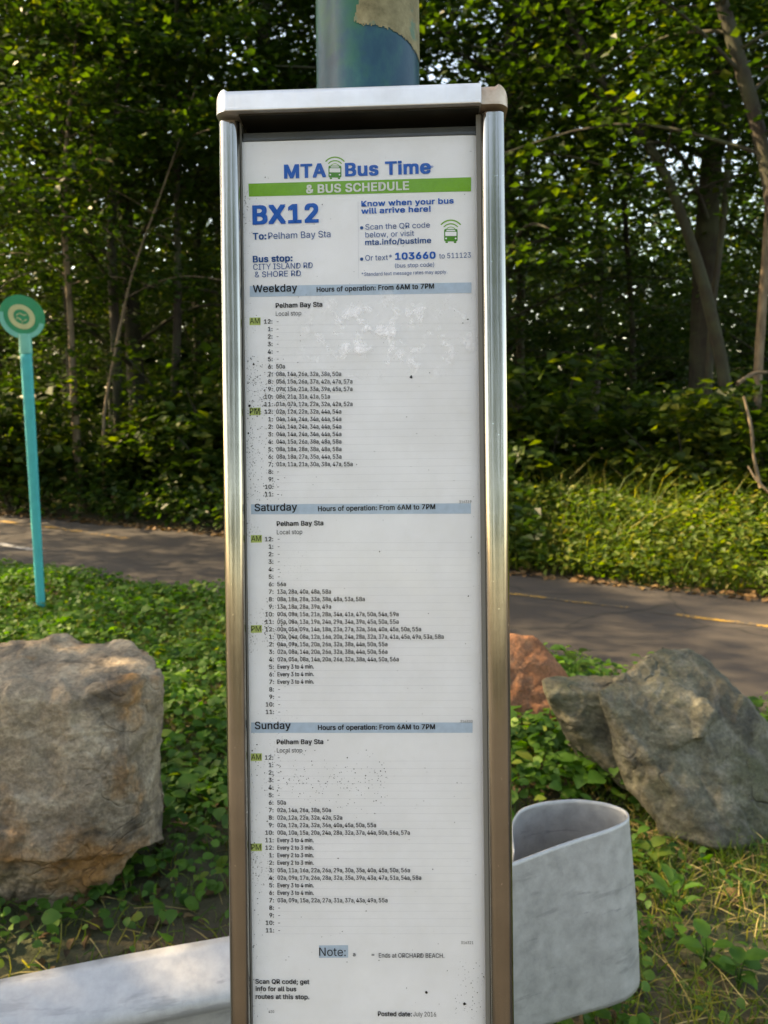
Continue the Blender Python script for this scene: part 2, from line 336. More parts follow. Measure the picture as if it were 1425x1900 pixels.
def leaf_mesh(P, U, W, L, tmpl, width=1.0, bend=1.0):
    """P base points, U along the leaf, W the leaf's upper side, L lengths"""
    tv, tf = tmpl; U = unit(U); Vv = unit(np.cross(W, U)); W = np.cross(U, Vv); n = len(P)
    L = np.broadcast_to(L, (n,)); wd = np.broadcast_to(width, (n,))
    out = P[:, None, :] + L[:, None, None] * (tv[None, :, 0:1] * U[:, None, :] + tv[None, :, 1:2] * wd[:, None, None] * Vv[:, None, :] + bend * tv[None, :, 2:3] * W[:, None, :])
    F = (tf[None] + (np.arange(n) * len(tv))[:, None, None]).reshape(-1, 3)
    return out.reshape(-1, 3), F
def rand_leaves(n, tilt=.55, up=1.0):
    th = rng.uniform(0, 2 * np.pi, n); U = np.stack([np.cos(th), np.sin(th), rng.normal(-.15, .3, n)], 1)
    W = np.stack([rng.normal(0, tilt, n), rng.normal(0, tilt, n), np.full(n, up)], 1); return U, W

def tube(pts, rad, sides=9, wob=.12, seed=0):
    pts = np.array(pts, float); n = len(pts); T = unit(np.gradient(pts, axis=0)); ref = np.array([.3, 1, .1]); A = unit(np.cross(T, ref)); B = np.cross(T, A)
    r = np.random.default_rng(seed); V = []
    ph = r.uniform(0, 6.28, 3)
    for i in range(n):
        for j in range(sides):
            a = 2 * np.pi * j / sides
            rr = rad[i] * (1 + wob * math.sin(3 * a + ph[0] + i * .5) + wob * .6 * math.sin(2 * a + ph[1] - i * .8) + r.uniform(-wob, wob) * .3)
            V.append(pts[i] + A[i] * rr * math.cos(a) + B[i] * rr * math.sin(a))
    F = [(i * sides + j, i * sides + (j + 1) % sides, (i + 1) * sides + (j + 1) % sides, (i + 1) * sides + j) for i in range(n - 1) for j in range(sides)]
    return np.array(V), np.array(F)
def smooth_line(ctrl, n):
    c = np.array(ctrl, float); d = np.r_[0, np.cumsum(np.linalg.norm(np.diff(c, axis=0), axis=1))]; s = np.linspace(0, d[-1], n)
    out = np.stack([np.interp(s, d, c[:, i]) for i in range(c.shape[1])], 1)
    for _ in range(3): out[1:-1] = (out[:-2] + 2 * out[1:-1] + out[2:]) / 4
    return out
def join(parts):
    V = []; F = []; o = 0
    for v, f in parts: V.append(v); F.append(f + o); o += len(v)
    return np.concatenate(V), np.concatenate(F)

def tree_meshes(H, crown_lo, R, n_limb, leaf, sprays, per, r0=.09, seed=0, trunk_pts=None, lean=.3, crown_hi=1.0):
    r = np.random.default_rng(seed)
    if trunk_pts is None:
        a = r.uniform(0, 6.28); b = r.uniform(0, 6.28)
        trunk_pts = [(0, 0, -.1), (lean * .15 * math.cos(a), lean * .15 * math.sin(a), H * .3), (lean * .6 * math.cos(b), lean * .6 * math.sin(b), H * .6), (lean * math.cos(a), lean * math.sin(a), H)]
    tp = smooth_line(trunk_pts, 26); tr = np.linspace(r0, r0 * .25, 26); tr[0] *= 1.35; tr[1] *= 1.12
    parts = [tube(tp, tr, 10, .1, seed)]
    P = []; 
    for i in range(n_limb):
        t = crown_lo + (crown_hi - crown_lo) * (i + r.uniform(0, 1)) / n_limb; z = t * H
        base = np.array([np.interp(z, tp[:, 2], tp[:, 0]), np.interp(z, tp[:, 2], tp[:, 1]), z])
        th = i * 2.4 + r.uniform(-.6, .6); ln = R * r.uniform(.55, 1.1) * (1 - .55 * max(0, (t - .45) / .55) ** 1.5)
        rise = r.uniform(.0, .45) * ln
        tip = base + np.array([math.cos(th) * ln, math.sin(th) * ln, rise]); mid = (base + tip) / 2 + np.array([0, 0, .12 * ln])
        lp = smooth_line([base, mid, tip + np.array([0, 0, -.08 * ln])], 8)
        rb = np.interp(z, tp[:, 2], tr) * .32
        parts.append(tube(lp, np.linspace(rb, .006, 8), 5, .05, seed + i))
        for s in range(sprays):
            q = r.uniform(.25, 1.05); c = np.array([np.interp(q * 7, np.arange(8), lp[:, kk]) for kk in range(3)])
            c = c + r.normal(0, 1, 3) * np.array([.22, .22, .16]) * ln * .6
            rad = r.uniform(.18, .42)
            pp = r.normal(0, 1, (per, 3)) * np.array([rad, rad, .09]) * .75 + c
            pp[:, 2] -= .25 * ((pp[:, 0] - c[0]) ** 2 + (pp[:, 1] - c[1]) ** 2)
            P.append(pp)
    P = np.concatenate(P); n = len(P); U, W = rand_leaves(n, .5)
    L = r.uniform(.6, 1.25, n) * leaf
    crown = leaf_mesh(P - U * L[:, None] * .5, U, W, L, T4, 1.25)
    return join(parts), crown
def make_tree(name, loc, tm, cm, label, m='bark', group=None, leafm='leaf'):
    r = empty(name, loc); mesh_np('trunk', *tm, M[m], r); mesh_np('crown', *cm, M[leafm], r, smooth=False)
    tag(r, label, 'tree', group); return r

# tree kinds; the boughs of a wood edge hang low
KINDS = [dict(H=11, crown_lo=.12, R=2.6, n_limb=44, leaf=.088, sprays=12, per=42, r0=.10),
         dict(H=13, crown_lo=.22, R=2.9, n_limb=44, leaf=.095, sprays=12, per=42, r0=.13),
         dict(H=8, crown_lo=.10, R=2.1, n_limb=36, leaf=.08, sprays=11, per=40, r0=.06),
         dict(H=15, crown_lo=.18, R=3.3, n_limb=52, leaf=.125, sprays=12, per=42, r0=.11)]
TREES = []; protos = []
def wood_pos(px, d): 
    p = at_depth(px, 800, d); return (p[0], p[1], 0)
def traced(pts, d, name, label, r_top, r_base, m, kw, seed, extra_top=None):
    """a trunk whose line was read off the photograph, standing at its own distance"""
    P = [at_depth(px, py, d) for px, py in pts]
    P = sorted(P, key=lambda a: a[2])
    b = P[0]; base = np.array([b[0] + (b[0] - P[1][0]) * .25, b[1], -.1]) if b[2] > 0 else b
    ctrl = [base] + P
    if extra_top is not None: ctrl.append(P[-1] + np.array(extra_top))
    ctrl = np.array(ctrl); org = np.array([base[0], base[1], 0]); ctrl = ctrl - org
    H = ctrl[-1][2]
    tm, cm = tree_meshes(H=H, trunk_pts=[tuple(c) for c in ctrl], r0=r_base, seed=seed, **kw)
    return make_tree(name, tuple(org), tm, cm, label, m)
traced([(118, 430), (116, 250), (112, 120), (118, 0), (122, -200)], 10.5, 'straight_tree', 'straight slim grey trunk rising through the leaves at upper left', .03, .055, 'bark', dict(crown_lo=.35, R=2.3, n_limb=34, leaf=.1, sprays=9, per=36), 21, (0.1, .2, 3))
traced([(206, 430), (207, 300), (219, 170), (237, 60), (262, -150)], 9.6, 'leaning_tree', 'grey-brown trunk leaning right at upper left, right of the straight slim one', .03, .07, 'bark', dict(crown_lo=.5, R=2.2, n_limb=26, leaf=.1, sprays=9, per=36), 22, (0.3, .2, 3))
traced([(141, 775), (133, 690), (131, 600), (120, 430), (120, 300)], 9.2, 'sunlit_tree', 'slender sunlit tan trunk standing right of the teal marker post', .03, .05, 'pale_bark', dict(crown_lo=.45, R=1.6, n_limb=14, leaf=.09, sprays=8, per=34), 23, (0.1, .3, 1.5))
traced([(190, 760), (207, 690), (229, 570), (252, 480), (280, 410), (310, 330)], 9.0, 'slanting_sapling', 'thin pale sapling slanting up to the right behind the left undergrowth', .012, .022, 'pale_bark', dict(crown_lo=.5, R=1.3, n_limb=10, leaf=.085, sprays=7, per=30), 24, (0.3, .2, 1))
traced([(318, 790), (326, 690), (331, 590), (330, 450)], 9.8, 'dark_tree', 'dark grey trunk between the slanting sapling and the schedule case', .03, .06, 'bark', dict(crown_lo=.45, R=2.2, n_limb=26, leaf=.1, sprays=9, per=38), 25, (0.1, .2, 5))
traced([(1475, 850), (1455, 500), (1425, 300), (1396, 185), (1360, 80), (1336, 0), (1300, -120)], 6.4, 'edge_tree', 'large dark trunk arching into the top right corner', .05, .085, 'bark', dict(crown_lo=.42, R=2.0, n_limb=20, leaf=.09, sprays=8, per=32), 26, (-.6, .2, 2))
traced([(1362, 870), (1350, 720), (1326, 600), (1305, 510), (1262, 400), (1245, 335), (1215, 280), (1170, 215), (1110, 160)], 8.0, 'crooked_tree', 'crooked dark trunk bending up to the left in the right of the wood', .03, .075, 'bark', dict(crown_lo=.5, R=2.2, n_limb=24, leaf=.095, sprays=8, per=36), 27, (-.8, .3, 2))
traced([(1312, 790), (1316, 700), (1320, 560), (1335, 480)], 8.3, 'thin_tree', 'thin dark trunk just left of the crooked one at right', .03, .045, 'bark', dict(crown_lo=.6, R=1.8, n_limb=16, leaf=.095, sprays=8, per=32), 28, (.3, .4, 4))
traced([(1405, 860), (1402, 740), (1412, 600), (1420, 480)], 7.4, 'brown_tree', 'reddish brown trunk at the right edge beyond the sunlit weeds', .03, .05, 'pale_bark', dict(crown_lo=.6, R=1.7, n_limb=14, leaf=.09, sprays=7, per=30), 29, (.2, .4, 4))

# the wood behind: copies of four kinds of tree
for i, kd in enumerate(KINDS):
    tm, cm = tree_meshes(seed=50 + i, lean=.6, **kd)
    t = empty('woodland_tree', (0, 0, 0)); mesh_np('trunk', *tm, M['bark'], t); mesh_np('crown', *cm, M['leaf'], t, smooth=False); protos.append(t)
used = [False] * 4
spots = []
r = np.random.default_rng(5)
for row, (d0, step, jit) in enumerate([(10.2, 2.1, .7), (13, 2.5, 1.0), (16.5, 3.6, 1.2), (21, 4.4, 1.5)]):
    hw = d0 * .52 + 2.0
    for x in np.arange(-hw, hw + .1, step):
        xx = x + r.uniform(-jit, jit); spots.append((xx, d0 + r.uniform(-jit, jit) - .22 * xx, r.integers(0, 4), row))
rowname = ['front row of the wood', 'second row of the wood', 'third row of the wood', 'back of the wood']
def put(kind, loc, rz, s, label, group):
    t = protos[kind] if not used[kind] else copy_tree(protos[kind]); used[kind] = True
    t.location = loc; t.rotation_euler = (0, 0, rz); t.scale = (s, s, s); tag(t, label, 'tree', group)
    if not group and 'group' in t: del t['group']
    return t
for (x, y, kd, row) in spots:
    put(int(kd), (x, y, 0), r.uniform(0, 6.28), r.uniform(.85, 1.2), 'leafy %s in the %s, hardly told from its neighbours' % (['mid-sized woodland tree', 'tall woodland tree', 'small woodland tree', 'stoutest woodland tree'][int(kd)], rowname[row]), ['mid-sized', 'tall', 'small', 'stout'][int(kd)] + ' woodland trees, ' + rowname[row])
for (x, y, kd) in [(x_ + (i_ % 2) * .8, -11.5 - 2.2 * (i_ % 2), 2) for i_, x_ in enumerate(np.arange(-12, 12.1, 2.2))]:
    put(kd, (x, y, 0), r.uniform(0, 6.28), 1.15, 'roadside tree across the road behind the photographer', 'roadside trees')

for (x, y, kd, s_, lab) in [(-6.6, 6.6, 0, .64, 'unseen leafy tree added to shade the path, left of the marker post'), (-5.6, 3.9, 1, .75, 'unseen leafy tree added for shade on the verge left of the tan boulder'), (-8.6, 8.2, 1, .62, 'unseen tall tree added for shade at the left end of the path'), (-5.5, 1.9, 1, .78, 'unseen leafy tree added to shade the pole, on the verge nearest the road'), (-4.3, 1.5, 0, .64, 'small unseen leafy tree nearest the guardrail, added at left for shade')]:  # trees added out of view at left to shade path, verge and pole
    put(kd, (x, y, 0), x * 7, s_, lab, None)

# far wood closing the view between the trunks
n = 110000; a = r.uniform(-1, 1, n); y = r.uniform(25, 31, n); P = np.stack([a * 22, y, r.beta(1.0, 2.2, n) * 9.5], 1); U, W = rand_leaves(n, .7)
V, F = leaf_mesh(P, U, W, r.uniform(.2, .42, n), T4, 1.3)
fw = mesh_np('far_wood', V, F, M['leaf'], None, False); tag(fw, 'dark mass of far woodland closing the view', kind='stuff')

# undergrowth along the far side of the path
def under(n, xlo, xhi, depth, hmax, size, name, m, label, hmin=.05, seed=1, ramp_w=1.2):
    r = np.random.default_rng(seed); x = r.uniform(xlo, xhi, n); d = r.beta(1.0, 1.3, n) * depth
    hh = np.array([hmax * (.55 + .45 * (noise.noise(Vector((xi * .9, di * .9, 3.1))) + .5)) for xi, di in zip(x, d)])
    top = hmin + (hh - hmin) * np.minimum(1, (d + .12) / ramp_w) ** .6
    z = top * r.beta(2.2, 1.0, n); y = far_y(x) + d + .03 * r.normal(size=n)
    P = np.stack([x, y, z], 1); U, W = rand_leaves(n, .55); L = r.uniform(.6, 1.3, n) * size
    V, F = leaf_mesh(P, U, W, L, T4, 1.2); o = mesh_np(name, V, F, M[m], None, False); tag(o, label, kind='stuff'); return o
under(42000, -9, 1.2, 4.2, 1.15, .085, 'undergrowth', 'leaf', 'dark green undergrowth along the far edge of the path at left', seed=2)
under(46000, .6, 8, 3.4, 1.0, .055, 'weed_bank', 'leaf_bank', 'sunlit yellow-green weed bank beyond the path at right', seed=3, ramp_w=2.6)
r = np.random.default_rng(48); n = 16000; x = r.uniform(.6, 7, n); d_ = r.beta(1.1, 1.4, n) * 3.2; y = far_y(x) + .1 + d_
ok = (fbm(x, y, 1.4, 4.4) + r.normal(0, .2, n)) > -.05; x, y, d_ = x[ok], y[ok], d_[ok]; n = len(x)
U = np.stack([r.normal(0, .3, n), r.normal(0, .3, n), np.ones(n)], 1); W = np.stack([r.normal(0, 1, n), r.normal(0, 1, n), np.full(n, .2)], 1)
L = r.uniform(.25, .8, n) * np.clip(.35 + d_ * .5, 0, 1.15); V, F = leaf_mesh(np.stack([x, y, np.zeros(n)], 1), U, W, L, BL, .011 / L, 2.5)
o = mesh_np('tall_grass', V, F, M['grass'], None, True); tag(o, 'tall loose grass growing through the weed bank at right', kind='stuff')
def bare_stem(pts, d, r0, r1, name, label, m='pale_bark', cat='branch', grp=None):
    P = np.array([at_depth(px, py, dd) for (px, py), dd in zip(pts, np.linspace(d[0], d[1], len(pts)))]); o_ = P[0].copy(); lp = smooth_line(P - o_, 16)
    q = mesh_np(name, *tube(lp, np.linspace(r0, r1, 16), 7, .12, int(pts[0][0])), M[m]); q.location = o_; tag(q, label, cat, grp)
bare_stem([(1368, 712), (1385, 700), (1400, 692), (1440, 690)], (6.4, 6.6), .02, .012, 'broken_branch', 'pale broken branch sticking out at the right edge above the weeds')
bare_stem([(1412, 905), (1398, 850), (1394, 790), (1380, 735)], (6.2, 6.3), .014, .010, 'bare_stem', 'pale bare stem rising to the broken branch at right')
bare_stem([(1440, 925), (1402, 890), (1388, 865)], (6.1, 6.2), .012, .006, 'forked_twig', 'thin bare twig leaning over the weeds at the right edge')
bare_stem([(165, 420), (168, 340), (171, 250)], (9.3, 9.3), .012, .02, 'snapped_sapling', 'short reddish snapped sapling between two trunks at upper left', m='pale_bark')
# shrubs
def shrub_mesh(h, R, n, size, seed):
    r = np.random.default_rng(seed); parts = []; P = []
    for i in range(14):
        th = r.uniform(0, 6.28); ln = R * r.uniform(.4, 1); tip = np.array([math.cos(th) * ln, math.sin(th) * ln, h * r.uniform(.45, 1)])
        lp = smooth_line([(0, 0, -.03), tip * np.array([.35, .35, .6]), tip], 7); parts.append(tube(lp, np.linspace(.014, .004, 7), 5, .05, seed + i))
        for s in range(6):
            q = r.uniform(.35, 1.0) * 6; c = np.array([np.interp(q, np.arange(7), lp[:, kk]) for kk in range(3)])
            P.append(r.normal(0, 1, (n // 84, 3)) * np.array([.14, .14, .05]) * (R + .3) + c)
    P = np.concatenate(P); P[:, 2] = np.abs(P[:, 2]); U, W = rand_leaves(len(P), .45); L = r.uniform(.6, 1.3, len(P)) * size
    return join(parts), leaf_mesh(P, U, W, L, T4, 1.25)
S = shrub_mesh(1.5, .9, 3400, .11, 7)
shr = None
for i, (px, d, s, lab) in enumerate([(15, 9.2, 1.1, 'pale maple shrub behind the teal marker post'), (230, 9.4, .95, 'broad leaved shrub at the foot of the slanting sapling'), (400, 9.2, 1.3, 'tall shrub just left of the schedule case'),
        (1010, 8.2, 1.2, 'dark shrub beyond the weeds right of the schedule case'), (1170, 8.4, .9, 'spreading shrub with flat layers left of the crooked trunk'), (1290, 7.4, .95, 'leafy shrub in front of the crooked trunk'), (1460, 7.0, 1.0, 'shrub at the right edge below the arching trunk'), (700, 9, 1.3, 'shrub hidden behind the schedule case')]):
    if shr is None:
        shr = empty('shrub'); mesh_np('stems', *S[0], M['bark'], shr); mesh_np('foliage', *S[1], M['leaf_edge'], shr, False); t = shr
    else: t = copy_tree(shr)
    t.location = wood_pos(px, d); t.rotation_euler = (0, 0, i * 1.7); t.scale = (s, s, s); tag(t, lab, 'shrub', 'shrubs at the edge of the wood')

# ------------------------------------------------------------------ ground cover this side of the path
def scatter(n, xlo, xhi, ylo, yhi, seed, dens, pw=1.0):
    r = np.random.default_rng(seed); x = r.uniform(xlo, xhi, n); y = ylo + (yhi - ylo) * r.uniform(0, 1, n) ** pw
    ok = (y < near_y(x) + .06 * r.normal(size=n)) & (r.uniform(0, 1, n) < dens(x, y)); return x[ok], y[ok], r
def dens_weed(x, y):
    f = fbm(x, y, 1.6, .7)
    litter = np.exp(-(((x + .75) / .75) ** 2 + ((y - 1.55) / .42) ** 2))          # bare earth under the tan boulder
    dry = 1 / (1 + np.exp(-(x - .55) / .07)) * (y < 2.35)                          # dry grass at right
    d = np.where(y > 2.4, 1.0, .62) + .5 * f; d = d - .75 * litter - .62 * dry
    return np.clip(d, .05, 1)
x, y, r = scatter(115000, -4.2, 2.6, 1.05, 6.4, 31, dens_weed, 1.15)
n = len(x); tall = np.clip(.05 + .09 * (fbm(x, y, 1.1, 5) + .4), .02, .15) * np.where(y > 2.2, 1.1, .75)
z = tall * r.beta(2, 1.1, n); U, W = rand_leaves(n, .42); L = np.clip(r.lognormal(-.15, .38, n), .35, 1.9) * np.where(y > 3.0, .036, np.where(y > 2.3, .040, .030))
V, F = leaf_mesh(np.stack([x, y, z + .006], 1), U, W, L, T11, 1.0, 1.0)
o = mesh_np('ground_cover', V, F, M['leaf_weed'], None, True); tag(o, 'low broad leaved green weeds covering the verge', kind='stuff')
# grass
def dens_grass(x, y):
    dry = 1 / (1 + np.exp(-(x - .5) / .08)) * (y < 2.6); f = fbm(x, y, 2.6, 2)
    return np.clip(.10 + .85 * dry * (.7 + f * 1.1) + .28 * (y > 2.6), 0, 1)
x, y, r = scatter(150000, -3.5, 2.6, 1.05, 5.5, 41, dens_grass, 1.2); n = len(x)
U = np.stack([r.normal(0, .5, n), r.normal(0, .5, n), r.uniform(.35, 1.2, n)], 1); W = np.stack([r.normal(0, 1, n), r.normal(0, 1, n), np.full(n, .3)], 1)
L = r.uniform(.025, .10, n); V, F = leaf_mesh(np.stack([x, y, np.zeros(n)], 1), U, W, L, BL, .0030 / L * 1.3, 1.6)
o = mesh_np('grass', V, F, M['grass'], None, True); tag(o, 'short uneven green and yellowing grass on the verge', kind='stuff')
# straw and dead leaves
x, y, r = scatter(9000, -1.8, 2.2, 1.05, 3.0, 42, lambda x, y: np.clip(.06 + .9 / (1 + np.exp(-(x - .55) / .08)) * (fbm(x, y, 2.2, 9) > -.05), 0, 1)); n = len(x)
U = np.stack([r.normal(0, 1, n), r.normal(0, 1, n), r.normal(.06, .12, n)], 1); W = np.stack([r.normal(0, .3, n), r.normal(0, .3, n), np.ones(n)], 1); L = r.uniform(.05, .18, n)
V, F = leaf_mesh(np.stack([x, y, r.uniform(.004, .03, n)], 1), U, W, L, BL, .0028 / L, .6)
o = mesh_np('dry_straw', V, F, M['straw'], None, True); tag(o, 'dry tan straw lying in the grass', kind='stuff')
x, y, r = scatter(3600, -2.2, 1.8, 1.05, 3.0, 43, lambda x, y: np.clip(.08 + np.exp(-(((x + .7) / .8) ** 2 + ((y - 1.6) / .45) ** 2)) + .12 * (x > .4), 0, 1)); n = len(x)
U, W = rand_leaves(n, .5); L = r.uniform(.02, .052, n); V, F = leaf_mesh(np.stack([x, y, r.uniform(.006, .025, n)], 1), U, W, L, T11, 1.0, 2.2)
o = mesh_np('leaf_litter', V, F, M['litter'], None, True); tag(o, 'brown curled dead leaves scattered on bare soil', kind='stuff')
r = np.random.default_rng(46); n = 1500; x = r.uniform(-6, 5, n); y = far_y(x) + r.exponential(.12, n) - .10
U, W = rand_leaves(n, .4); L = r.uniform(.03, .08, n); V, F = leaf_mesh(np.stack([x, y, r.uniform(.012, .03, n)], 1), U, W, L, T4, 1.2)
o = mesh_np('path_edge_litter', V, F, M['litter'], None, False); tag(o, 'dead leaves gathered along the far edge of the path', kind='stuff')

# single plants one can pick out
def weed_plant(px, py, h, nl, L, label, m='leaf_weed', width=.9, name='weed_plant', seed=0, spread=.6):
    r = np.random.default_rng(seed); L *= .72; h *= .8; b = at_height(px, py); root = empty(name, (b[0], b[1], 0)); parts = []; P = []; U = []; W = []
    for i in range(nl):
        th = i * 2.4 + r.uniform(-.4, .4); zz = h * (.25 + .75 * i / max(nl - 1, 1)); lean_ = np.array([math.cos(th), math.sin(th), 0])
        tip = np.array([0, 0, zz]) + lean_ * L * .25 * r.uniform(.6, 1.2)
        parts.append(tube(smooth_line([(0, 0, -.01), (0, 0, zz * .6), tip], 5), np.linspace(.0025, .0012, 5), 5, .0, seed + i))
        P.append(tip); U.append(lean_ + np.array([0, 0, spread * r.uniform(.2, 1.0)])); W.append(np.array([0, 0, 1.0]) - lean_ * .3)
    n = nl; LL = L * r.uniform(.75, 1.2, n)
    mesh_np('stem', *join(parts), M['leaf_weed'], root)
    V, F = leaf_mesh(np.array(P), np.array(U), np.array(W), LL, T11, width, 1.3)
    for j in range(n):
        kk = len(T11[0]); mesh_np('leaf', V[j * kk:(j + 1) * kk], T11[1].copy(), M[m], root)
    tag(root, label, 'plant'); return root
weed_plant(1142, 1925, .10, 4, .055, 'small four leaved seedling in front of the curled rail end', seed=1, spread=.25)
weed_plant(1248, 1700, .12, 8, .10, 'plantain clump with long leaves right of the curled rail end', width=.55, name='plantain', seed=2, spread=1.1)
weed_plant(1205, 1620, .09, 9, .075, 'pale sunlit broad leaved weed beside the curled rail end', seed=3, m='grass', width=.9)
weed_plant(1085, 1475, .13, 10, .085, 'dark broad leaved weed behind the curled rail end', seed=4)
weed_plant(1000, 1470, .12, 10, .08, 'green rosette weed in front of the red boulder', seed=5)
weed_plant(1068, 1290, .24, 9, .09, 'bright yellow-green sprig between the red and the green-grey boulder', seed=6, m='leaf_edge')
weed_plant(1192, 1262, .16, 6, .07, 'small green sprig behind the peak of the green-grey boulder', seed=7)
weed_plant(245, 1640, .12, 9, .065, 'leafy sprig in the shade of the tan boulder at its right', seed=8)
weed_plant(190, 1665, .09, 5, .06, 'small broad leaved sprig at the tan boulder foot', seed=9)
weed_plant(1370, 1840, .10, 6, .07, 'heart leaved weed in the bottom right corner', seed=10)
weed_plant(1310, 1800, .09, 7, .07, 'broad leaved weed left of the bottom right corner weed', seed=12)
weed_plant(100, 1720, .07, 6, .045, 'small weed among brown leaves below the tan boulder', seed=13)

# ------------------------------------------------------------------ boulders
def boulder(name, hulls, m, label, seed, amp=.02, vox=.011, smooth_it=2, strata=(.3, .2, 1.0), strata_amp=.006, floor=-.05):
    bm = bmesh.new()
    for pts in hulls:
        b2 = bmesh.new(); vs = [b2.verts.new(p) for p in pts]; res = bmesh.ops.convex_hull(b2, input=vs)
        bmesh.ops.delete(b2, geom=[v for v in b2.verts if not v.link_faces], context='VERTS')
        me = bpy.data.meshes.new('tmp'); b2.to_mesh(me); b2.free(); bm.from_mesh(me); bpy.data.meshes.remove(me)
    me = bpy.data.meshes.new('tmp'); bm.to_mesh(me); bm.free()
    o = bpy.data.objects.new('tmp', me); COL.objects.link(o); md = o.modifiers.new('r', 'REMESH'); md.mode = 'VOXEL'; md.voxel_size = vox
    dg = bpy.context.evaluated_depsgraph_get(); me2 = bpy.data.meshes.new_from_object(o.evaluated_get(dg)); bpy.data.objects.remove(o)
    bm = bmesh.new(); bm.from_mesh(me2)
    for _ in range(smooth_it): bmesh.ops.smooth_vert(bm, verts=bm.verts, factor=.5, use_axis_x=True, use_axis_y=True, use_axis_z=True)
    bm.normal_update(); sv = Vector(strata).normalized(); new = []
    for v in bm.verts:
        p = v.co + Vector((seed * 3.1, 0, 0)); q0 = p + noise.noise_vector(p * 3) * .03; d = noise.fractal(p * 2.2, 1.0, 2.0, 3) * amp * .5
        for fq, aa in ((3.6, 1.0), (8.5, .5), (19, .22)):     # broken faces: every cell is a tilted plane of its own
            ds, ps = noise.voronoi(q0 * fq); rv = noise.cell_vector(ps[0] * 7.3) - Vector((.5, .5, .5)); e_ = min(1, (ds[1] - ds[0]) * 7)
            d += ((q0 * fq - ps[0]).dot(rv) * 1.5 + rv[1] * .8) * amp * aa * e_
            if fq < 10: d -= (1 - min(1, (ds[1] - ds[0]) * 12)) * amp * .18 * (1 if noise.noise(p * 5) > 0 else 0)
        t = p.dot(sv) * 17 + noise.noise(p * 3) * 5 + noise.noise(p * 9) * 1.5; d += (abs((t % 1) - .5) * 2) ** 2 * -strata_amp
        d += noise.noise(p * 22) * amp * .13 + noise.noise(p * 45) * amp * .10 + noise.noise(p * 80) * amp * .08
        new.append(v.co + v.normal * d)
    for v, c in zip(bm.verts, new): v.co = c
    cx = sum((v.co.x for v in bm.verts)) / len(bm.verts); cy = sum((v.co.y for v in bm.verts)) / len(bm.verts)
    bmesh.ops.translate(bm, verts=bm.verts, vec=(-cx, -cy, 0))
    o = bm_obj(name, bm, M[m], None, True); o.location = (cx, cy, 0); tag(o, label, 'boulder'); return o
D = lambda *a: tuple(at_depth(*a))
boulder('tan_boulder', [[D(105, 1186, 2.36), D(240, 1182, 2.32), D(-150, 1200, 2.4), D(-420, 1230, 2.3), D(294, 1212, 2.22), D(306, 1250, 2.12),
        D(0, 1288, 1.93), D(130, 1303, 1.92), D(235, 1270, 1.97), D(-350, 1300, 1.95), D(240, 1440, 1.92), D(306, 1330, 2.15), D(320, 1470, 2.1), D(309, 1562, 2.06),
        D(285, 1570, 2.0), D(225, 1588, 1.93), D(100, 1600, 1.84), D(-100, 1610, 1.84), D(-400, 1600, 1.9), D(200, 1500, 2.4), D(-300, 1500, 2.5)],
    [D(262, 1575, 2.0), D(205, 1592, 1.93), D(162, 1560, 1.9), D(166, 1640, 1.93), D(162, 1690, 1.94), D(100, 1698, 1.92), D(0, 1682, 1.9), D(-300, 1690, 1.9), D(-300, 1500, 2.3), D(150, 1560, 2.3), D(150, 1500, 1.95), D(0, 1450, 1.95), D(-250, 1450, 1.95), D(-60, 1610, 1.84), D(90, 1605, 1.86)]],
    'tan_rock', 'big tan and grey boulder with an orange patch at left', 1, .024, .0080, 0, (.25, .15, 1), .003)
boulder('red_boulder', [[D(955, 1172, 3.1), D(998, 1178, 3.12), D(1027, 1213, 3.1), D(1062, 1260, 3.05), D(1045, 1340, 2.95), D(1020, 1385, 2.9), D(955, 1390, 2.88), D(850, 1395, 2.85), D(740, 1380, 2.9), D(720, 1250, 3.1), D(800, 1185, 3.15), D(900, 1170, 3.3), D(1050, 1300, 3.4), D(750, 1300, 3.4)]],
    'red_rock', 'smooth rust red boulder half hidden behind the schedule case', 2, .012, .014, 4, (.2, .1, 1), .002)
boulder('green_grey_boulder', [[D(1190, 1231, 2.50), D(1226, 1198, 2.58), D(1286, 1200, 2.58), D(1356, 1284, 2.46), D(1430, 1366, 2.42), D(1560, 1490, 2.5), D(1560, 1570, 2.3),
        D(1425, 1553, 2.18), D(1338, 1574, 2.12), D(1226, 1540, 2.23), D(1160, 1466, 2.34), D(1110, 1284, 2.38), D(1300, 1260, 2.9), D(1450, 1400, 2.9)],
    [D(1110, 1284, 2.38), D(1190, 1250, 2.5), D(1250, 1260, 2.43), D(1330, 1320, 2.33), D(1300, 1370, 2.27), D(1175, 1400, 2.29), D(1165, 1440, 2.32), D(1300, 1350, 2.6)],
    [D(1006, 1258, 2.48), D(1014, 1286, 2.44), D(1098, 1256, 2.6), D(1165, 1251, 2.62), D(1050, 1376, 2.58), D(1124, 1449, 2.56), D(1168, 1468, 2.38), D(1118, 1288, 2.39), D(1150, 1300, 2.9), D(1090, 1400, 2.85), D(1200, 1400, 2.8), D(1220, 1270, 2.6)]],
    'green_rock', 'jagged green-grey boulder with its pointed end towards the schedule case', 3, .019, .0075, 0, (-.35, .2, .9), .003)

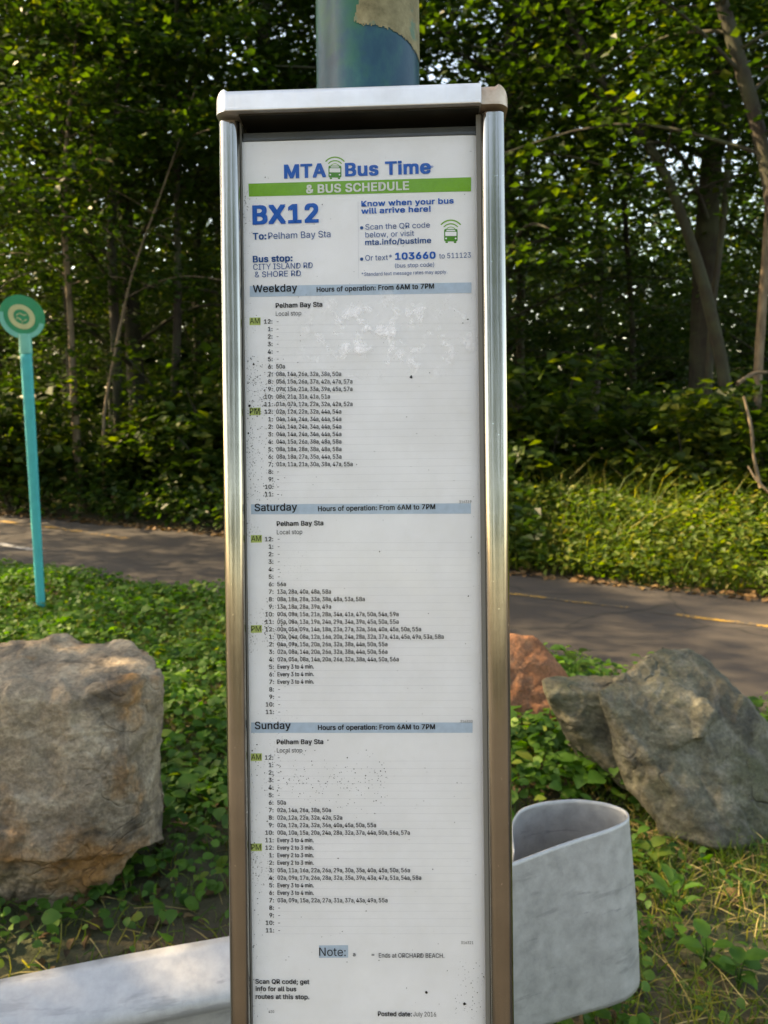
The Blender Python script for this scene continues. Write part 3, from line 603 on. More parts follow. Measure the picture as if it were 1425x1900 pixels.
# ------------------------------------------------------------------ guardrail with a curled end
RAIL_TOP, RAIL_BOT = .50, .19
fl = [at_height(px, py, RAIL_TOP)[:2] for px, py in [(-900, 1990), (-300, 1876), (0, 1820), (425, 1740), (700, 1672), (870, 1624), (955, 1598), (1032, 1571), (1083, 1555), (1125, 1543)]]
ct = [tuple(at_height(px, py, RAIL_TOP)[:2]) for px, py in [(1150, 1533), (1164, 1525), (1170, 1516), (1158, 1504), (1124, 1492), (1068, 1484), (1006, 1488), (966, 1499), (951, 1520), (951, 1550), (954, 1575)]]
pl = smooth_line([tuple(p) for p in fl] + ct, 200)
d = np.gradient(pl, axis=0); nr = np.stack([d[:, 1], -d[:, 0]], 1); nr /= np.linalg.norm(nr, axis=1)[:, None]     # towards the road
tt = np.linspace(0, 1, 41)
wprof = np.interp(tt, [0, .04, .12, .20, .34, .62, .78, .86, .95, 1], [.0, .02, .070, .074, .004, .004, .074, .070, .02, 0])
for _ in range(2): wprof[1:-1] = (wprof[:-2] + 2 * wprof[1:-1] + wprof[2:]) / 4
V = np.zeros((200, 41, 3))
for i in range(200):
    w_ = np.clip((.10 - pl[i, 0]) / .30, 0, 1) if i < 130 else 0.0
    curl = np.clip((pl[i, 0] - .22) / .22, 0, 1); low = np.clip((pl[i, 0] - .12) / .1, 0, 1) * .032
    off = wprof * w_ + (1 - w_) * (.006 * np.sin(tt * 3.1)) + curl * .034 * tt ** 1.3
    V[i, :, 0] = pl[i, 0] + nr[i, 0] * off; V[i, :, 1] = pl[i, 1] + nr[i, 1] * off
    V[i, :, 2] = RAIL_TOP - tt * (RAIL_TOP - RAIL_BOT + low) - .004 * math.sin(i * .07)
    # rounded lower corner at the free side
ii = np.arange(200 * 41).reshape(200, 41)
guard = empty('guardrail', (float(pl[120, 0]), float(pl[120, 1]), 0))
off0 = np.array([pl[120, 0], pl[120, 1], 0])
beam = mesh_np('beam', V.reshape(-1, 3) - off0, np.stack([ii[:-1, :-1].ravel(), ii[1:, :-1].ravel(), ii[1:, 1:].ravel(), ii[:-1, 1:].ravel()], 1), M['zinc'], guard)
sm = beam.modifiers.new('thickness', 'SOLIDIFY'); sm.thickness = .002; sm.offset = 0
tag(guard, 'galvanised guardrail whose flattened end curls back on itself', 'guardrail')
def bolt(px, py, r=.009):
    b = at_depth(px, py, float(np.interp((px - 712.5) / FPX * 1.3, pl[:150, 0], pl[:150, 1]))) ; return b
for pxx in [(957, 1646)]:
    bb = at_height(957, 1650, .477); bm = bmesh.new(); bmesh.ops.create_cone(bm, cap_ends=True, segments=16, radius1=.010, radius2=.006, depth=.008)
    bmesh.ops.rotate(bm, verts=bm.verts, matrix=Matrix.Rotation(math.radians(90), 3, 'X'))
    o = bm_obj('bolt', bm, M['zinc'], guard, True)
    j = int(np.argmin(np.abs(pl[:130, 0] - bb[0]))); o.location = (pl[j, 0] + nr[j, 0] * .009 - off0[0], pl[j, 1] + nr[j, 1] * .009 - off0[1], .472)
for xp in (-.03, -1.95):
    j = int(np.argmin(np.abs(pl[:130, 0] - xp)))
    bm = box_bm((-.05, -.004, -.3), (.05, .004, .50)); bm2 = box_bm((-.05, -.07, -.3), (-.042, -.005, .50)); me_ = bpy.data.meshes.new('t'); bm2.to_mesh(me_); bm2.free(); bm.from_mesh(me_)
    bm2 = box_bm((.042, -.07, -.3), (.05, -.005, .50)); bm2.to_mesh(me_); bm2.free(); bm.from_mesh(me_)
    o = bm_obj('rail_post', bm, M['zinc'], guard); o.location = (pl[j, 0] - off0[0], pl[j, 1] - off0[1] + .078, 0)

# ------------------------------------------------------------------ trail marker
mk_b = at_height(77, 1141); mk_d = mk_b[1]
mk_t = at_depth(46, 615, mk_d); mk = empty('trail_marker', (mk_b[0], mk_b[1], 0))
ax = Vector(mk_t - mk_b).normalized(); Lm = (Vector(mk_t) - Vector(mk_b)).length
sc_px = mk_d / math.cos(PITCH) / FPX * 1.02
def mtube(bm_pts, name, m, w0, w1, th=.03, z0=0, z1=1, front=0.0):
    """flat rounded blade from z0 to z1 along the marker's axis"""
    bm = bmesh.new(); ring = []
    for t in np.linspace(z0, z1, 24):
        c = ax * (t * Lm); hw = w0 + (w1 - w0) * (t - z0) / (z1 - z0); rr = []
        for a in np.linspace(0, 2 * np.pi, 16, endpoint=False):
            ca, sa = math.cos(a), math.sin(a); rr.append(bm.verts.new(c + Vector((math.copysign(abs(ca) ** .7, ca) * hw, math.copysign(abs(sa) ** .7, sa) * th / 2, 0))))
        ring.append(rr)
    for p, q in zip(ring[:-1], ring[1:]):
        for j in range(16): bm.faces.new((p[j], p[(j + 1) % 16], q[(j + 1) % 16], q[j]))
    bm.faces.new(ring[-1]); bm.faces.new(ring[0][::-1]); return bm_obj(name, bm, m, mk, True)
mtube(None, 'post', M['teal'], 7.5 * sc_px, 10.3 * sc_px, .03, -.06, .945)
mtube(None, 'collar', M['mint'], 11.3 * sc_px, 10.9 * sc_px, .036, .925, .992)
dc = Vector(at_depth(41, 588, mk_d)) - Vector((mk_b[0], mk_b[1], 0)); ang = math.radians(-32)
def disk(name, m, poly, y0, y1):
    bm = bmesh.new(); A = [bm.verts.new((p[0], y0, p[1])) for p in poly]; B = [bm.verts.new((p[0], y1, p[1])) for p in poly]; n = len(poly)
    bm.faces.new(A); bm.faces.new(B[::-1])
    for i in range(n): bm.faces.new((A[i], B[i], B[(i + 1) % n], A[(i + 1) % n]))
    bmesh.ops.triangulate(bm, faces=bm.faces); bmesh.ops.recalc_face_normals(bm, faces=bm.faces); o = bm_obj(name, bm, m, mk); o.location = dc; return o
def ring(name, m, outer, inner, y0, y1, closed=True):
    n = len(outer); V = [(p[0], y0, p[1]) for p in outer] + [(p[0], y0, p[1]) for p in inner] + [(p[0], y1, p[1]) for p in outer] + [(p[0], y1, p[1]) for p in inner]
    F = []
    for i in range(n if closed else n - 1):
        j = (i + 1) % n; F += [(i, j, n + j, n + i), (i, 2 * n + i, 2 * n + j, j), (n + i, n + j, 3 * n + j, 3 * n + i)]
    if not closed: F += [(0, n, 3 * n, 2 * n), (n - 1, 3 * n - 1, 4 * n - 1, 2 * n - 1)]
    o = mesh_np(name, V, F, m, mk, False); o.location = dc; return o
def ell(a, b, t0=0, t1=360, n=48, cx=0, cy=0):
    out = []
    for t in np.linspace(math.radians(t0), math.radians(t1), n, endpoint=(t1 - t0) < 359):
        x_, y_ = a * math.cos(t), b * math.sin(t); out.append((cx + x_ * math.cos(ang) - y_ * math.sin(ang), cy + x_ * math.sin(ang) + y_ * math.cos(ang)))
    return out
u = sc_px
def sheared(pts): return pts
disk('disc', M['green_p'], ell(41 * u, 36.5 * u), -.006, .006)
ring('rim_segment', M['mint'], ell(41.5 * u, 37 * u, 200, 375, 40), ell(33 * u, 28.5 * u, 200, 375, 40), -.0095, -.0062, False)
ring('emblem_ring', M['cream'], ell(24.5 * u, 20 * u, n=60), ell(15 * u, 11.8 * u, n=60), -.0085, -.0062)
for li, (cx, cy, a_, l_) in enumerate([(-7, 4, 30, 8), (-8, -2, 60, 6), (0, 5, -30, 9), (6, 3, 10, 8), (-3, -4, -40, 9), (6, -6, 25, 8), (1, -9, 80, 5)]):
    lf = []; 
    for t, wv in ((-1, 0), (-.5, .28), (0, .36), (.5, .26), (1, 0), (.5, -.26), (0, -.36), (-.5, -.28)):
        X, Y = t * l_ * .5, wv * l_ * .36; a2 = math.radians(a_); lf.append(((cx + X * math.cos(a2) - Y * math.sin(a2)) * u, (cy + X * math.sin(a2) + Y * math.cos(a2)) * u))
    disk('emblem_leaf', M['cream'], lf, -.0080 - li * .0002, -.0062 - li * .00004)
tag(mk, 'teal trail marker post topped by a round green disc with a leaf emblem', 'trail marker')

# ------------------------------------------------------------------ bus stop pole and schedule case
a_, b_, c_ = -0.13395089, -0.01034758, -0.04191454
Mp = Matrix.Rotation(c_, 3, 'Z') @ Matrix.Rotation(b_, 3, 'Y') @ Matrix.Rotation(a_, 3, 'X')
TILT = -.0069; Rr = np.array(Mp @ Matrix.Rotation(TILT, 3, 'Y')); T0 = np.array([-0.10719856, 0.66410321, 1.46378989])
def onplane(px, py, y=0.0):
    o = Rr.T @ (CAM - T0); dd = Rr.T @ ray(px, py); s = (y - o[1]) / dd[1]; q = o + s * dd; return q[0], q[2]
case = empty('schedule_case'); case.matrix_world = Matrix.Translation(T0) @ Matrix(Rr.tolist()).to_4x4()
tag(case, 'tall stainless steel bus schedule case mounted on the pole', 'schedule case')
FR = -.009                                            # front of the side rails
Lx0 = onplane(405, 250, -.004)[0]; Lx1 = onplane(450, 250, FR)[0]; Rx0 = onplane(893, 250, FR)[0]; Rx1 = onplane(938, 250, -.004)[0]
Lx0 = (Lx0 + onplane(428, 1890, -.004)[0]) / 2; Lx1 = (Lx1 + onplane(467, 1890, FR)[0]) / 2 - .0022
Rx0 = (Rx0 + onplane(908, 1890, FR)[0]) / 2; Rx1 = (Rx1 + onplane(953, 1890, -.004)[0]) / 2
ZT = onplane(680, 214, FR)[1]; ZB = -.74; DEEP = .042
def vert_edge(e): return abs((e.verts[0].co - e.verts[1].co).normalized().z) > .9
def rail_profile(x0, x1, name):
    """half round stainless channel: full front curve, flat side, return lip at the paper"""
    w_ = x1 - x0; bm = bmesh.new(); prof = []
    inner = 1 if x0 < 0 else -1                       # which side faces the paper
    pts = [(x0, DEEP), (x0, .002)]
    for t in np.linspace(0, 1, 18):
        a = math.pi * (1 - t); pts.append((x0 + w_ / 2 + math.copysign(abs(math.cos(a)) ** .62, math.cos(a)) * w_ / 2, .001 - (math.sin(a) ** .62) * (.001 - FR)))
    pts += [(x1, .002), (x1, DEEP)]
    rings = [[bm.verts.new((p[0], p[1], z)) for p in pts] for z in np.linspace(ZB, ZT, 40)]
    n = len(pts)
    for p, q in zip(rings[:-1], rings[1:]):
        for j in range(n): bm.faces.new((p[j], p[(j + 1) % n], q[(j + 1) % n], q[j]))
    bm.faces.new(rings[-1]); bm.faces.new(rings[0][::-1])
    for ring in rings:
        for v in ring: v.co.y += .0007 * noise.noise(Vector((v.co.x * 5, 0, v.co.z * 9))) 
    bmesh.ops.recalc_face_normals(bm, faces=bm.faces); o = bm_obj(name, bm, M['steel'], case, True)
    me = o.data; me.set_sharp_from_angle(angle=math.radians(50)) if hasattr(me, 'set_sharp_from_angle') else None
    return o
rail_profile(Lx0, Lx1, 'side_rail'); rail_profile(Rx0, Rx1, 'side_rail')
# header plate, coloured dark for the cap's shade, and paper
hz0 = (onplane(455, 264)[1] + onplane(890, 248)[1]) / 2
bm_obj('back_box', box_bm((Lx1 + .0005, .004, ZB), (Rx0 - .0005, DEEP - .001, hz0 - .0002)), M['tray'], case)
bm_obj('header_plate', box_bm((Lx1 + .0005, .030, hz0 + .0002), (Rx0 - .0005, DEEP - .001, ZT)), M['dark'], case)
for xa, xb in ((Lx1 + .0002, Lx1 + .0012), (Rx0 - .0012, Rx0 - .0002)): bm_obj('recess_shade_side', box_bm((xa, .0005, hz0 + .0065), (xb, .0298, ZT - .0003)), M['dark'], case)
bm_obj('header_lip', box_bm((Lx1 + .0015, -.0012, hz0 - .0002), (Rx0 - .0015, .0010, hz0 + .0062), .0004, 2), M['dark'], case)
# the poster bows forward a touch
def sheet(name, x0, x1, z0, z1, y, m, nx=24, parent=case, bow=0.0):
    X = np.linspace(x0, x1, nx + 1); V = []; 
    for z in (z0, z1):
        for xx_ in X: 
            t = (xx_ - x0) / (x1 - x0); V.append((xx_, y + bow * max(0, (t - .93) / .07) ** 2, z))
    F = [(i, i + 1, nx + 2 + i, nx + 1 + i) for i in range(nx)]
    return mesh_np(name, V, F, m, parent)
sheet('poster', Lx1 - .003, Rx0 + .003, ZB, hz0 - .0003, 0.0, M['paper'], bow=0.003)
bm_obj('gasket', box_bm((Lx1 + .00, -.0040, ZB), (Lx1 + .0006, -.0001, ZT)), M['gasket'], case)
bm_obj('gasket', box_bm((Rx0 - .0030, -.0045, ZB), (Rx0 + .0004, -.0035, ZT)), M['gasket'], case)
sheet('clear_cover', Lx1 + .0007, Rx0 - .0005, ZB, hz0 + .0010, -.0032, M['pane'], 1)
# cap
c0 = onplane(397, 200, -.017)[0]; c1 = onplane(944, 190, -.014)[0]; cj = onplane(893, 190, -.017)[0]
zt_ = (onplane(430, 171, -.012)[1] + onplane(885, 157, -.012)[1]) / 2; zb_ = (onplane(455, 207, -.018)[1] + onplane(880, 189, -.018)[1]) / 2
def cap_part(x0, x1, y0, z0, z1, name, m, lside, rad=.010):
    bm = bmesh.new(); bmesh.ops.create_cube(bm, size=1)
    for v in bm.verts: v.co = Vector((x0 + (v.co.x + .5) * (x1 - x0), y0 + (v.co.y + .5) * (DEEP + .006 - y0), z0 + (v.co.z + .5) * (z1 - z0)))
    xe = x0 if lside else x1
    side = [e for e in bm.edges if all(abs(v.co.x - xe) < 1e-6 for v in e.verts) and (all(v.co.z > z1 - 1e-6 for v in e.verts) or (abs((e.verts[0].co - e.verts[1].co).normalized().z) > .9))]
    bmesh.ops.bevel(bm, geom=side, offset=rad, segments=7, affect='EDGES', profile=.5)
    front = [e for e in bm.edges if all(v.co.y < y0 + 1e-5 for v in e.verts) and all(v.co.z > z1 - 1e-5 for v in e.verts)]
    if front: bmesh.ops.bevel(bm, geom=front, offset=.0055, segments=5, affect='EDGES', profile=.5, clamp_overlap=True)
    o = bm_obj(name, bm, m, case, True)
    if hasattr(o.data, 'set_sharp_from_angle'): o.data.set_sharp_from_angle(angle=math.radians(38))
    return o
cap = cap_part(c0, cj, -.018, zb_, zt_, 'top_cap', M['cap'], True)
cap_part(cj + .0003, c1, -.0155, zb_ + .0002, zt_ - .0018, 'cap_end_piece', M['tarnish'], False)
bm_obj('rolled_lip', box_bm((c0 + .008, -.0195, zb_ - .0006), (cj - .0008, -.0182, zb_ + .0022), .0006, 2), M['cap'], cap)

bm_obj('recess_shade_top', box_bm((Lx1 + .001, -.013, zb_ - .0012), (Rx0 - .001, .0298, zb_ - .0003)), M['dark'], case)  # dark plate added under the cap in place of its shade
# ---- lettering
FONT = None
try:
    fp = os.path.join(bpy.utils.resource_path('LOCAL'), 'datafiles', 'fonts', 'Inter.woff2')
    if os.path.exists(fp): FONT = bpy.data.fonts.load(fp)
except Exception: FONT = None
tc = bpy.data.curves.new('txt', 'FONT'); to = bpy.data.objects.new('txt', tc); COL.objects.link(to)
if FONT: tc.font = FONT
tc.resolution_u = 3; tc.fill_mode = 'FRONT'; CACHE = {}
def glyphs(s, bold):
    if (s, bold) not in CACHE:
        tc.body = s; tc.space_character = 1.0 + bold * 1.6
        me = bpy.data.meshes.new_from_object(to); n = len(me.vertices); v = np.zeros(n * 3); me.vertices.foreach_get('co', v)
        f = [tuple(p.vertices) for p in me.polygons]; bpy.data.meshes.remove(me); CACHE[(s, bold)] = (v.reshape(-1, 3)[:, :2], f)
    return CACHE[(s, bold)]
CAPH = glyphs('H', 0)[0][:, 1].max()
ANG = -TILT
TXT = {}
def text(s, px, py, x1=None, cap=None, bold=0.0, ink='ink_black', part='lettering', right=False, y=-.0005):
    """px,py: left end of the baseline in the photograph, x1: right end, cap: height of capitals there"""
    v, f = glyphs(s, bold); v = v.copy(); w0, w1 = v[:, 0].min(), v[:, 0].max()
    x_, z_ = onplane(px, py); k_ = .000425
    sy = cap * k_ / CAPH; sx_ = ((x1 - px) * k_ / (w1 - w0)) if x1 else sy
    X = (v[:, 0] - (w1 if right else w0)) * sx_; Z = v[:, 1] * sy
    ca, sa = math.cos(ANG), math.sin(ANG)
    b = bold * sy
    for i_, (ox, oz) in enumerate([(0, 0)] if bold < .001 else [(-b, -b * .6), (b, -b * .6), (-b, b * .6), (b, b * .6), (0, 0)]):   # a heavy face: strokes thickened by overprinting
        P = np.stack([x_ + (X + ox) * ca - Z * sa, np.full(len(X), y - i_ * 2.5e-5), z_ + X * sa + (Z + oz) * ca], 1)
        TXT.setdefault((part, ink), []).append((P, f))
def quad(pxs, ink, part, y=-.0002):
    P = np.array([(onplane(*p)[0], y, onplane(*p)[1]) for p in pxs]); TXT.setdefault((part, ink), []).append((P, [tuple(range(len(pxs)))]))
B1, B2 = .035, .028
# title
text('MTA', 529, 331, 604, 24, B1, 'ink_blue', 'title'); text('Bus Time', 642, 327, 797, 23, B1, 'ink_blue', 'title'); text('®', 797, 313, 804, 5, 0, 'ink_blue', 'title')
quad([(461, 341), (462, 365), (874, 355), (874, 329)], 'ink_green', 'green_band')
text('& BUS SCHEDULE', 569, 359, 758, 15, B2, 'ink_white', 'band_lettering')
text('BX12', 471, 416, 590, 33, B1, 'ink_blue', 'route_number')
text('To:', 470, 445, 494, 12, B2, 'ink_navy', 'route_text'); text('Pelham Bay Sta', 498, 444, 614, 12, 0, 'ink_navy', 'route_text')
text('Bus stop:', 470, 487, 543, 11.5, B2, 'ink_navy', 'route_text'); text('CITY ISLAND RD', 470, 501, 581, 10.5, 0, 'ink_navy', 'route_text'); text('& SHORE RD', 473, 515, 559, 10.5, 0, 'ink_navy', 'route_text')
quad([(664, 374), (665, 517), (665.8, 517), (664.8, 374)], 'rule', 'divider')
text('Know when your bus', 671, 383.5, 840, 9.8, B2, 'ink_blue', 'notice_heading'); text('will arrive here!', 671, 397, 798, 9.8, B2, 'ink_blue', 'notice_heading')
text('•', 669, 428, 673.5, 12, .03, 'ink_navy', 'notice_text'); text('Scan the QR code', 678, 426.5, 797, 10, 0, 'ink_navy', 'notice_text'); text('below, or visit', 678, 441, 768, 10, 0, 'ink_navy', 'notice_text'); text('mta.info/bustime', 678, 455, 799, 9.8, .02, 'ink_navy', 'notice_text')
text('•', 669, 486, 673.5, 12, .03, 'ink_navy', 'notice_text'); text('Or text*', 678, 484, 727, 10, 0, 'ink_navy', 'notice_text'); text('103660', 734, 482, 807, 12, B1, 'ink_blue', 'notice_text'); text('to 511123', 815, 480, 873, 9.5, 0, 'ink_navy', 'notice_text')
text('(bus stop code)', 733, 497, 805, 7.5, 0, 'ink_navy', 'notice_text'); text('*Standard text message rates may apply.', 671, 512.5, 829, 6.5, 0, 'ink_navy', 'notice_text')
# two bus-with-waves signs
def bus_icon(cx, cy, w_, pt):
    """cx,cy: middle of the bus front in the photograph"""
    def P(pts): return [(cx + a * w_, cy + b * w_) for a, b in pts]
    for (rad, th, an) in ((.98, .10, 52), (.70, .085, 52), (.44, .05, 50)):
        s = w_ * 1.0; arc = []
        oy = -.22
        for t in np.linspace(-an, an, 20): arc.append((math.sin(math.radians(t)) * rad, oy - math.cos(math.radians(t)) * rad * .98))
        for t in np.linspace(an * .97, -an * .97, 20): arc.append((math.sin(math.radians(t)) * (rad - th), oy - math.cos(math.radians(t)) * (rad - th) * .98))
        quad(P(arc)[::-1], 'ink_green', pt)
    def rr(x0, y0, x1, y1, r_, n=5):
        out = []
        for (qx, qy, a0) in ((x1 - r_, y0 + r_, -90), (x1 - r_, y1 - r_, 0), (x0 + r_, y1 - r_, 90), (x0 + r_, y0 + r_, 180)):
            for t in np.linspace(a0, a0 + 90, n): out.append((qx + r_ * math.cos(math.radians(t)), qy + r_ * math.sin(math.radians(t))))
        return out
    quad(P(rr(-.5, -.48, .5, .44, .12)), 'ink_darkgreen', pt, -.0002)
    quad(P(rr(-.33, -.41, .33, -.33, .03)), 'paper', pt, -.0004); quad(P(rr(-.42, -.27, .42, .05, .05)), 'paper', pt, -.0004)
    quad(P(rr(-.42, .17, -.29, .29, .06)), 'paper', pt, -.0004); quad(P(rr(.29, .17, .42, .29, .06)), 'paper', pt, -.0004)
    quad(P(rr(-.40, .45, -.22, .56, .03)), 'ink_darkgreen', pt, -.0002); quad(P(rr(.22, .45, .40, .56, .03)), 'ink_darkgreen', pt, -.0002)
bus_icon(621.5, 319, 24, 'bus_symbol'); bus_icon(836.5, 437, 25, 'small_bus_symbol')
TT = {
 'Weekday': (543, [(463.6, 531), (463.6, 551), (874.5, 543.6), (874.5, 524.2)], 600.5, 505.5, 512.5, 572, 585.5, 595.5,
    {6: '50a', 7: '08a 14a 26a 32a 38a 50a', 8: '05a 15a 26a 37a 42a 47a 57a', 9: '09a 15a 21a 33a 39a 45a 57a', 10: '08a 21a 31a 41a 51a', 11: '01a 07a 12a 22a 32a 42a 52a',
     12: '02a 12a 22a 32a 44a 54a', 13: '04a 14a 24a 34a 44a 54a', 14: '04a 14a 24a 34a 44a 54a', 15: '04a 14a 24a 34a 44a 54a', 16: '04a 15a 26a 38a 48a 58a', 17: '08a 18a 28a 38a 48a 58a', 18: '08a 18a 27a 35a 44a 53a', 19: '01a 11a 21a 30a 38a 47a 55a'}),
 'Saturday': (948.5, [(466, 935.7), (466, 954.2), (873.6, 953), (873.6, 934)], 1004, 507, 514.5, 976.5, 990.5, 1000,
    {6: '56a', 7: '13a 28a 40a 48a 58a', 8: '08a 18a 28a 33a 38a 48a 53a 58a', 9: '13a 18a 28a 39a 49a', 10: '00a 08a 15a 21a 28a 34a 41a 47a 50a 54a 59a', 11: '05a 08a 13a 19a 24a 29a 34a 39a 45a 50a 55a',
     12: '00a 05a 09a 14a 18a 23a 27a 32a 36a 40a 45a 50a 55a', 13: '00a 04a 08a 12a 16a 20a 24a 28a 32a 37a 41a 45a 49a 53a 58a', 14: '04a 09a 15a 20a 26a 32a 38a 44a 50a 55a', 15: '02a 08a 14a 20a 26a 32a 38a 44a 50a 56a', 16: '02a 05a 08a 14a 20a 26a 32a 38a 44a 50a 56a',
     17: 'Every 3 to 4 min.', 18: 'Every 3 to 4 min.', 19: 'Every 3 to 4 min.'}),
 'Sunday': (1352.5, [(466, 1340.5), (466, 1359.8), (876.6, 1359.5), (876.6, 1340.5)], 1409, 507, 514.5, 1381, 1395, 1405,
    {6: '50a', 7: '02a 14a 26a 38a 50a', 8: '02a 12a 22a 32a 42a 52a', 9: '02a 12a 22a 32a 36a 40a 45a 50a 55a', 10: '00a 10a 15a 20a 24a 28a 32a 37a 44a 50a 56a 57a', 11: 'Every 3 to 4 min.', 12: 'Every 2 to 3 min.', 13: 'Every 2 to 3 min.', 14: 'Every 2 to 3 min.',
     15: '05a 11a 16a 22a 26a 29a 30a 35a 40a 45a 50a 56a', 16: '02a 09a 17a 26a 28a 32a 35a 39a 43a 47a 51a 54a 58a', 17: 'Every 3 to 4 min.', 18: 'Every 3 to 4 min.', 19: '03a 09a 15a 22a 27a 31a 37a 43a 49a 55a'})}
wid = {'Weekday': (470, 552), 'Saturday': (473, 552), 'Sunday': (473.5, 540)}
for day, (yb, bandq, y12, xc, xt, ysta, yloc, ym, rows) in TT.items():
    quad(bandq, 'band_blue', 'day_band')
    text(day, wid[day][0], yb, wid[day][1], 13.5, .014, 'ink_black', 'day_heading', y=-.0005)
    dx = 588 if day == 'Weekday' else 590.5
    text('Hours of operation: From 6AM to 7PM', dx, yb - (1 if day == 'Weekday' else 0) + (1.5 if day == 'Sunday' else 0), dx + 216.5, 9, .022, 'ink_black', 'day_heading', y=-.0005)
    text('Pelham Bay Sta', xt - .5, ysta - .5, xt + 86, 8.6, .022, 'ink_black', 'station_lettering'); text('Local stop', xt - .5, yloc + 1, xt + 47, 8.2, 0, 'ink_black', 'station_lettering')
    for i in range(24):
        yy = y12 + i * 13.93; hh_ = i % 12 or 12; xl = xc + i * .07
        text('%d:' % hh_, xl, yy, None, 7.8, .014, 'ink_black', 'timetable', right=True)
        e = rows.get(i); x0 = xt + i * .045
        if e is None: text('-', x0 + 1, yy, None, 8, .0, 'ink_black', 'timetable')
        elif e[0] == 'E': text(e, x0, yy, x0 + 67.5, 7.8, .014, 'ink_black', 'timetable')
        else:
            ps = e.split()
            for j, p in enumerate(ps): text(p + (',' if j < len(ps) - 1 else ''), x0 + j * 20.85, yy - .006 * 0, x0 + j * 20.85 + (17.8 if j < len(ps) - 1 else 16), 7.9, .010, 'ink_black', 'timetable')
        x9 = 874.5; quad([(xl + 4, yy + 2.8), (xl + 4, yy + 3.3), (x9, yy + 3.1 - (4 if day == 'Weekday' else 0)), (x9, yy + 2.6 - (4 if day == 'Weekday' else 0))], 'rule', 'ruled_lines')
    for nm, i in (('AM', 0), ('PM', 12)):
        yy = y12 + i * 13.93; xo = 463.5 if day == 'Weekday' else 466
        quad([(xo - .5, yy - 11), (xo - .5, yy + 3), (xo + 20, yy + 2.6), (xo + 20, yy - 11.4)], 'band_lime', 'lime_patch')
        text(nm, xo + .5, yy + .2, xo + 18.5, 10, .0, 'ink_black', 'timetable')
for s, px, py in (('316319', 852, 934), ('316320', 854, 1341), ('316321', 855.5, 1751)): text(s, px, py, px + 22.5, 5.2, 0, 'ink_black', 'small_print')
quad([(592, 1754), (592, 1777), (646, 1776.5), (646, 1753.5)], 'band_blue', 'note_patch')
text('Note:', 592.5, 1773, 642, 15.5, 0, 'ink_black', 'note_lettering'); text('a', 655, 1773.5, 659.5, 7.5, 0.01, 'ink_black', 'note_lettering'); text('=', 689.5, 1773.5, 694.5, 6.5, 0.01, 'ink_black', 'note_lettering')
text('Ends at ORCHARD BEACH.', 703, 1776, 824, 8.2, .004, 'ink_black', 'note_lettering')
text('Scan QR code; get', 474.5, 1824.5, 575, 8.4, .022, 'ink_black', 'code_caption'); text('info for all bus', 475, 1838, 550.5, 8.4, .022, 'ink_black', 'code_caption'); text('routes at this stop.', 475, 1852.5, 575, 8.4, .022, 'ink_black', 'code_caption')
text('420', 498.5, 1878.5, 509, 4.6, 0, 'ink_black', 'small_print')
text('Posted date:', 701.5, 1884.5, 764, 8.4, .022, 'ink_black', 'date_lettering'); text('July 2016', 767, 1885, 809, 8.4, .0, 'ink_black', 'date_lettering')
# single marks on the sheet
def blot(px, py, r_, seed, part='ink_mark', n=9):
    r = np.random.default_rng(seed); pts = [(px + r_ * math.cos(t) * r.uniform(.5, 1.2), py + r_ * math.sin(t) * r.uniform(.5, 1.2)) for t in np.linspace(0, 2 * np.pi, n, endpoint=False)]
    quad(pts[::-1], 'mark', part, -.0007)
blot(763, 700, 3.3, 3); blot(868, 593, 1.6, 4); blot(791, 1841, 3.0, 5); blot(471, 676, 2.4, 6); blot(463, 753, 2.6, 7); blot(461, 804, 2.4, 8); blot(598, 380, 1.1, 9); blot(862, 1862, 3, 10); blot(888, 1026, 1.2, 11); blot(869, 1106, 1.6, 12)
r = np.random.default_rng(77)
def fleck(n, x0, x1, y0, y1, smin=.45, smax=1.9, fall=None):
    n = int(n * 1.5)
    for i in range(n):
        px = x0 + (x1 - x0) * (r.beta(1, 2.4) if fall == 'left' else r.uniform()); py = r.uniform(y0, y1) if fall != 'mid' else r.normal((y0 + y1) / 2, (y1 - y0) / 4)
        blot(px, py, smin + (smax - smin) * r.beta(1, 4), int(r.integers(1e6)), 'dirt_specks', 6)
fleck(260, 458, 540, 660, 930, fall='left'); fleck(110, 470, 560, 690, 770); fleck(120, 490, 560, 1110, 1235, fall='mid'); fleck(170, 490, 720, 1400, 1500, fall='mid'); fleck(110, 462, 900, 300, 1890); fleck(60, 462, 500, 1380, 1890, fall='left'); fleck(40, 840, 900, 1780, 1890)
for (part, ink), lst in TXT.items():
    V = []; F = []; o_ = 0
    for P, f in lst:
        V.append(P); F += [tuple(i + o_ for i in q) for q in f]; o_ += len(P)
    o = mesh_np(part, np.concatenate(V), F, M[ink], case, False)
bpy.data.objects.remove(to)

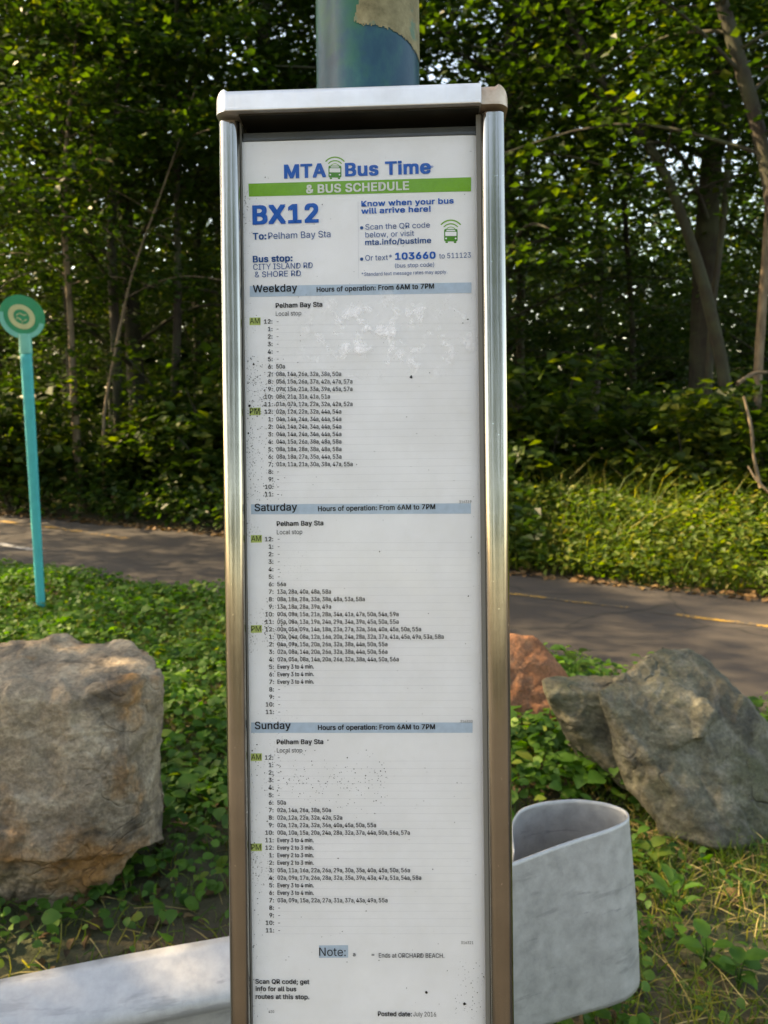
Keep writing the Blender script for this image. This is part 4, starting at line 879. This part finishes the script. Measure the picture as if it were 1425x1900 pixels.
# ------------------------------------------------------------------ the pole behind the case
pr = .0465; cpole = DEEP + .010 + pr
px_c = onplane(682, 80, cpole)[0]
Mw = case.matrix_world.copy()
axis = (Mw.to_3x3() @ Vector((0, 0, 1))).normalized(); pc = Mw @ Vector((px_c, cpole, .1))
pbase = pc - axis * (pc.z / axis.z); pole = empty('bus_stop_pole', tuple(pbase)); pole.rotation_euler = axis.to_track_quat('Z', 'Y').to_euler()
pole.rotation_euler = (Mw.to_3x3()).to_euler()
bm = bmesh.new(); rings = []
for z in np.linspace(-.3, 3.0, 30): rings.append([bm.verts.new((pr * math.cos(a), pr * math.sin(a), z)) for a in np.linspace(0, 2 * np.pi, 48, endpoint=False)])
for p, q in zip(rings[:-1], rings[1:]):
    for j in range(48): bm.faces.new((p[j], p[(j + 1) % 48], q[(j + 1) % 48], q[j]))
bm.faces.new(rings[-1]); bm_obj('shaft', bm, M['pole'], pole, True)
tag(pole, 'round blue-green painted bus stop pole behind the schedule case', 'pole')
zoff = (pc - pbase).length - .1
def on_pole(px, py):
    fx, fz = onplane(px, py, cpole - pr * .9); return (fx - px_c, fz)
def pole_patch(name, outline, m, dr):
    xs = [on_pole(*p) for p in outline]; bm = bmesh.new(); vs = []
    # grid clipped to the outline, wrapped on the shaft
    def inside(x, z):
        c = False; n = len(xs); j = n - 1
        for i in range(n):
            if (xs[i][1] > z) != (xs[j][1] > z) and x < (xs[j][0] - xs[i][0]) * (z - xs[i][1]) / (xs[j][1] - xs[i][1]) + xs[i][0]: c = not c
            j = i
        return c
    st = .0011; zs = np.arange(min(z for _, z in xs), max(z for _, z in xs), st); vd = {}
    R_ = pr + dr
    for z in zs:
        for a in np.arange(-1.5, 1.5, st / R_):
            x_ = R_ * math.sin(a); jt = noise.noise(Vector((a * 30, z * 400, 1))) * .0022
            if inside(x_ + jt, z + jt):
                kk = []
                for (da, dz) in ((0, 0), (1, 0), (1, 1), (0, 1)):
                    key = (round(a / (st / R_)) + da, round(z / st) + dz)
                    if key not in vd: aa = key[0] * st / R_; vd[key] = bm.verts.new((R_ * math.sin(aa), -R_ * math.cos(aa), key[1] * st + zoff))
                    kk.append(vd[key])
                bm.faces.new(kk)
    return bm_obj(name, bm, M[m], pole, True)
pole_patch('sticker_residue', [(668, -60), (664, 10), (655, 44), (668, 52), (700, 53), (725, 54), (750, 60), (765, 66), (779, 72), (800, 74), (810, 60), (800, -60)], 'residue', .0006)
for zc in (.05, -.55):   # clamps holding the case
    c_ = Mw @ Vector((px_c, cpole, zc)); b3 = box_bm((-.035, -pr - .009, zc + zoff - .012), (.035, -pr - .0002, zc + zoff + .012), .001, 1)
    bm_obj('clamp', b3, M['tray'], pole)
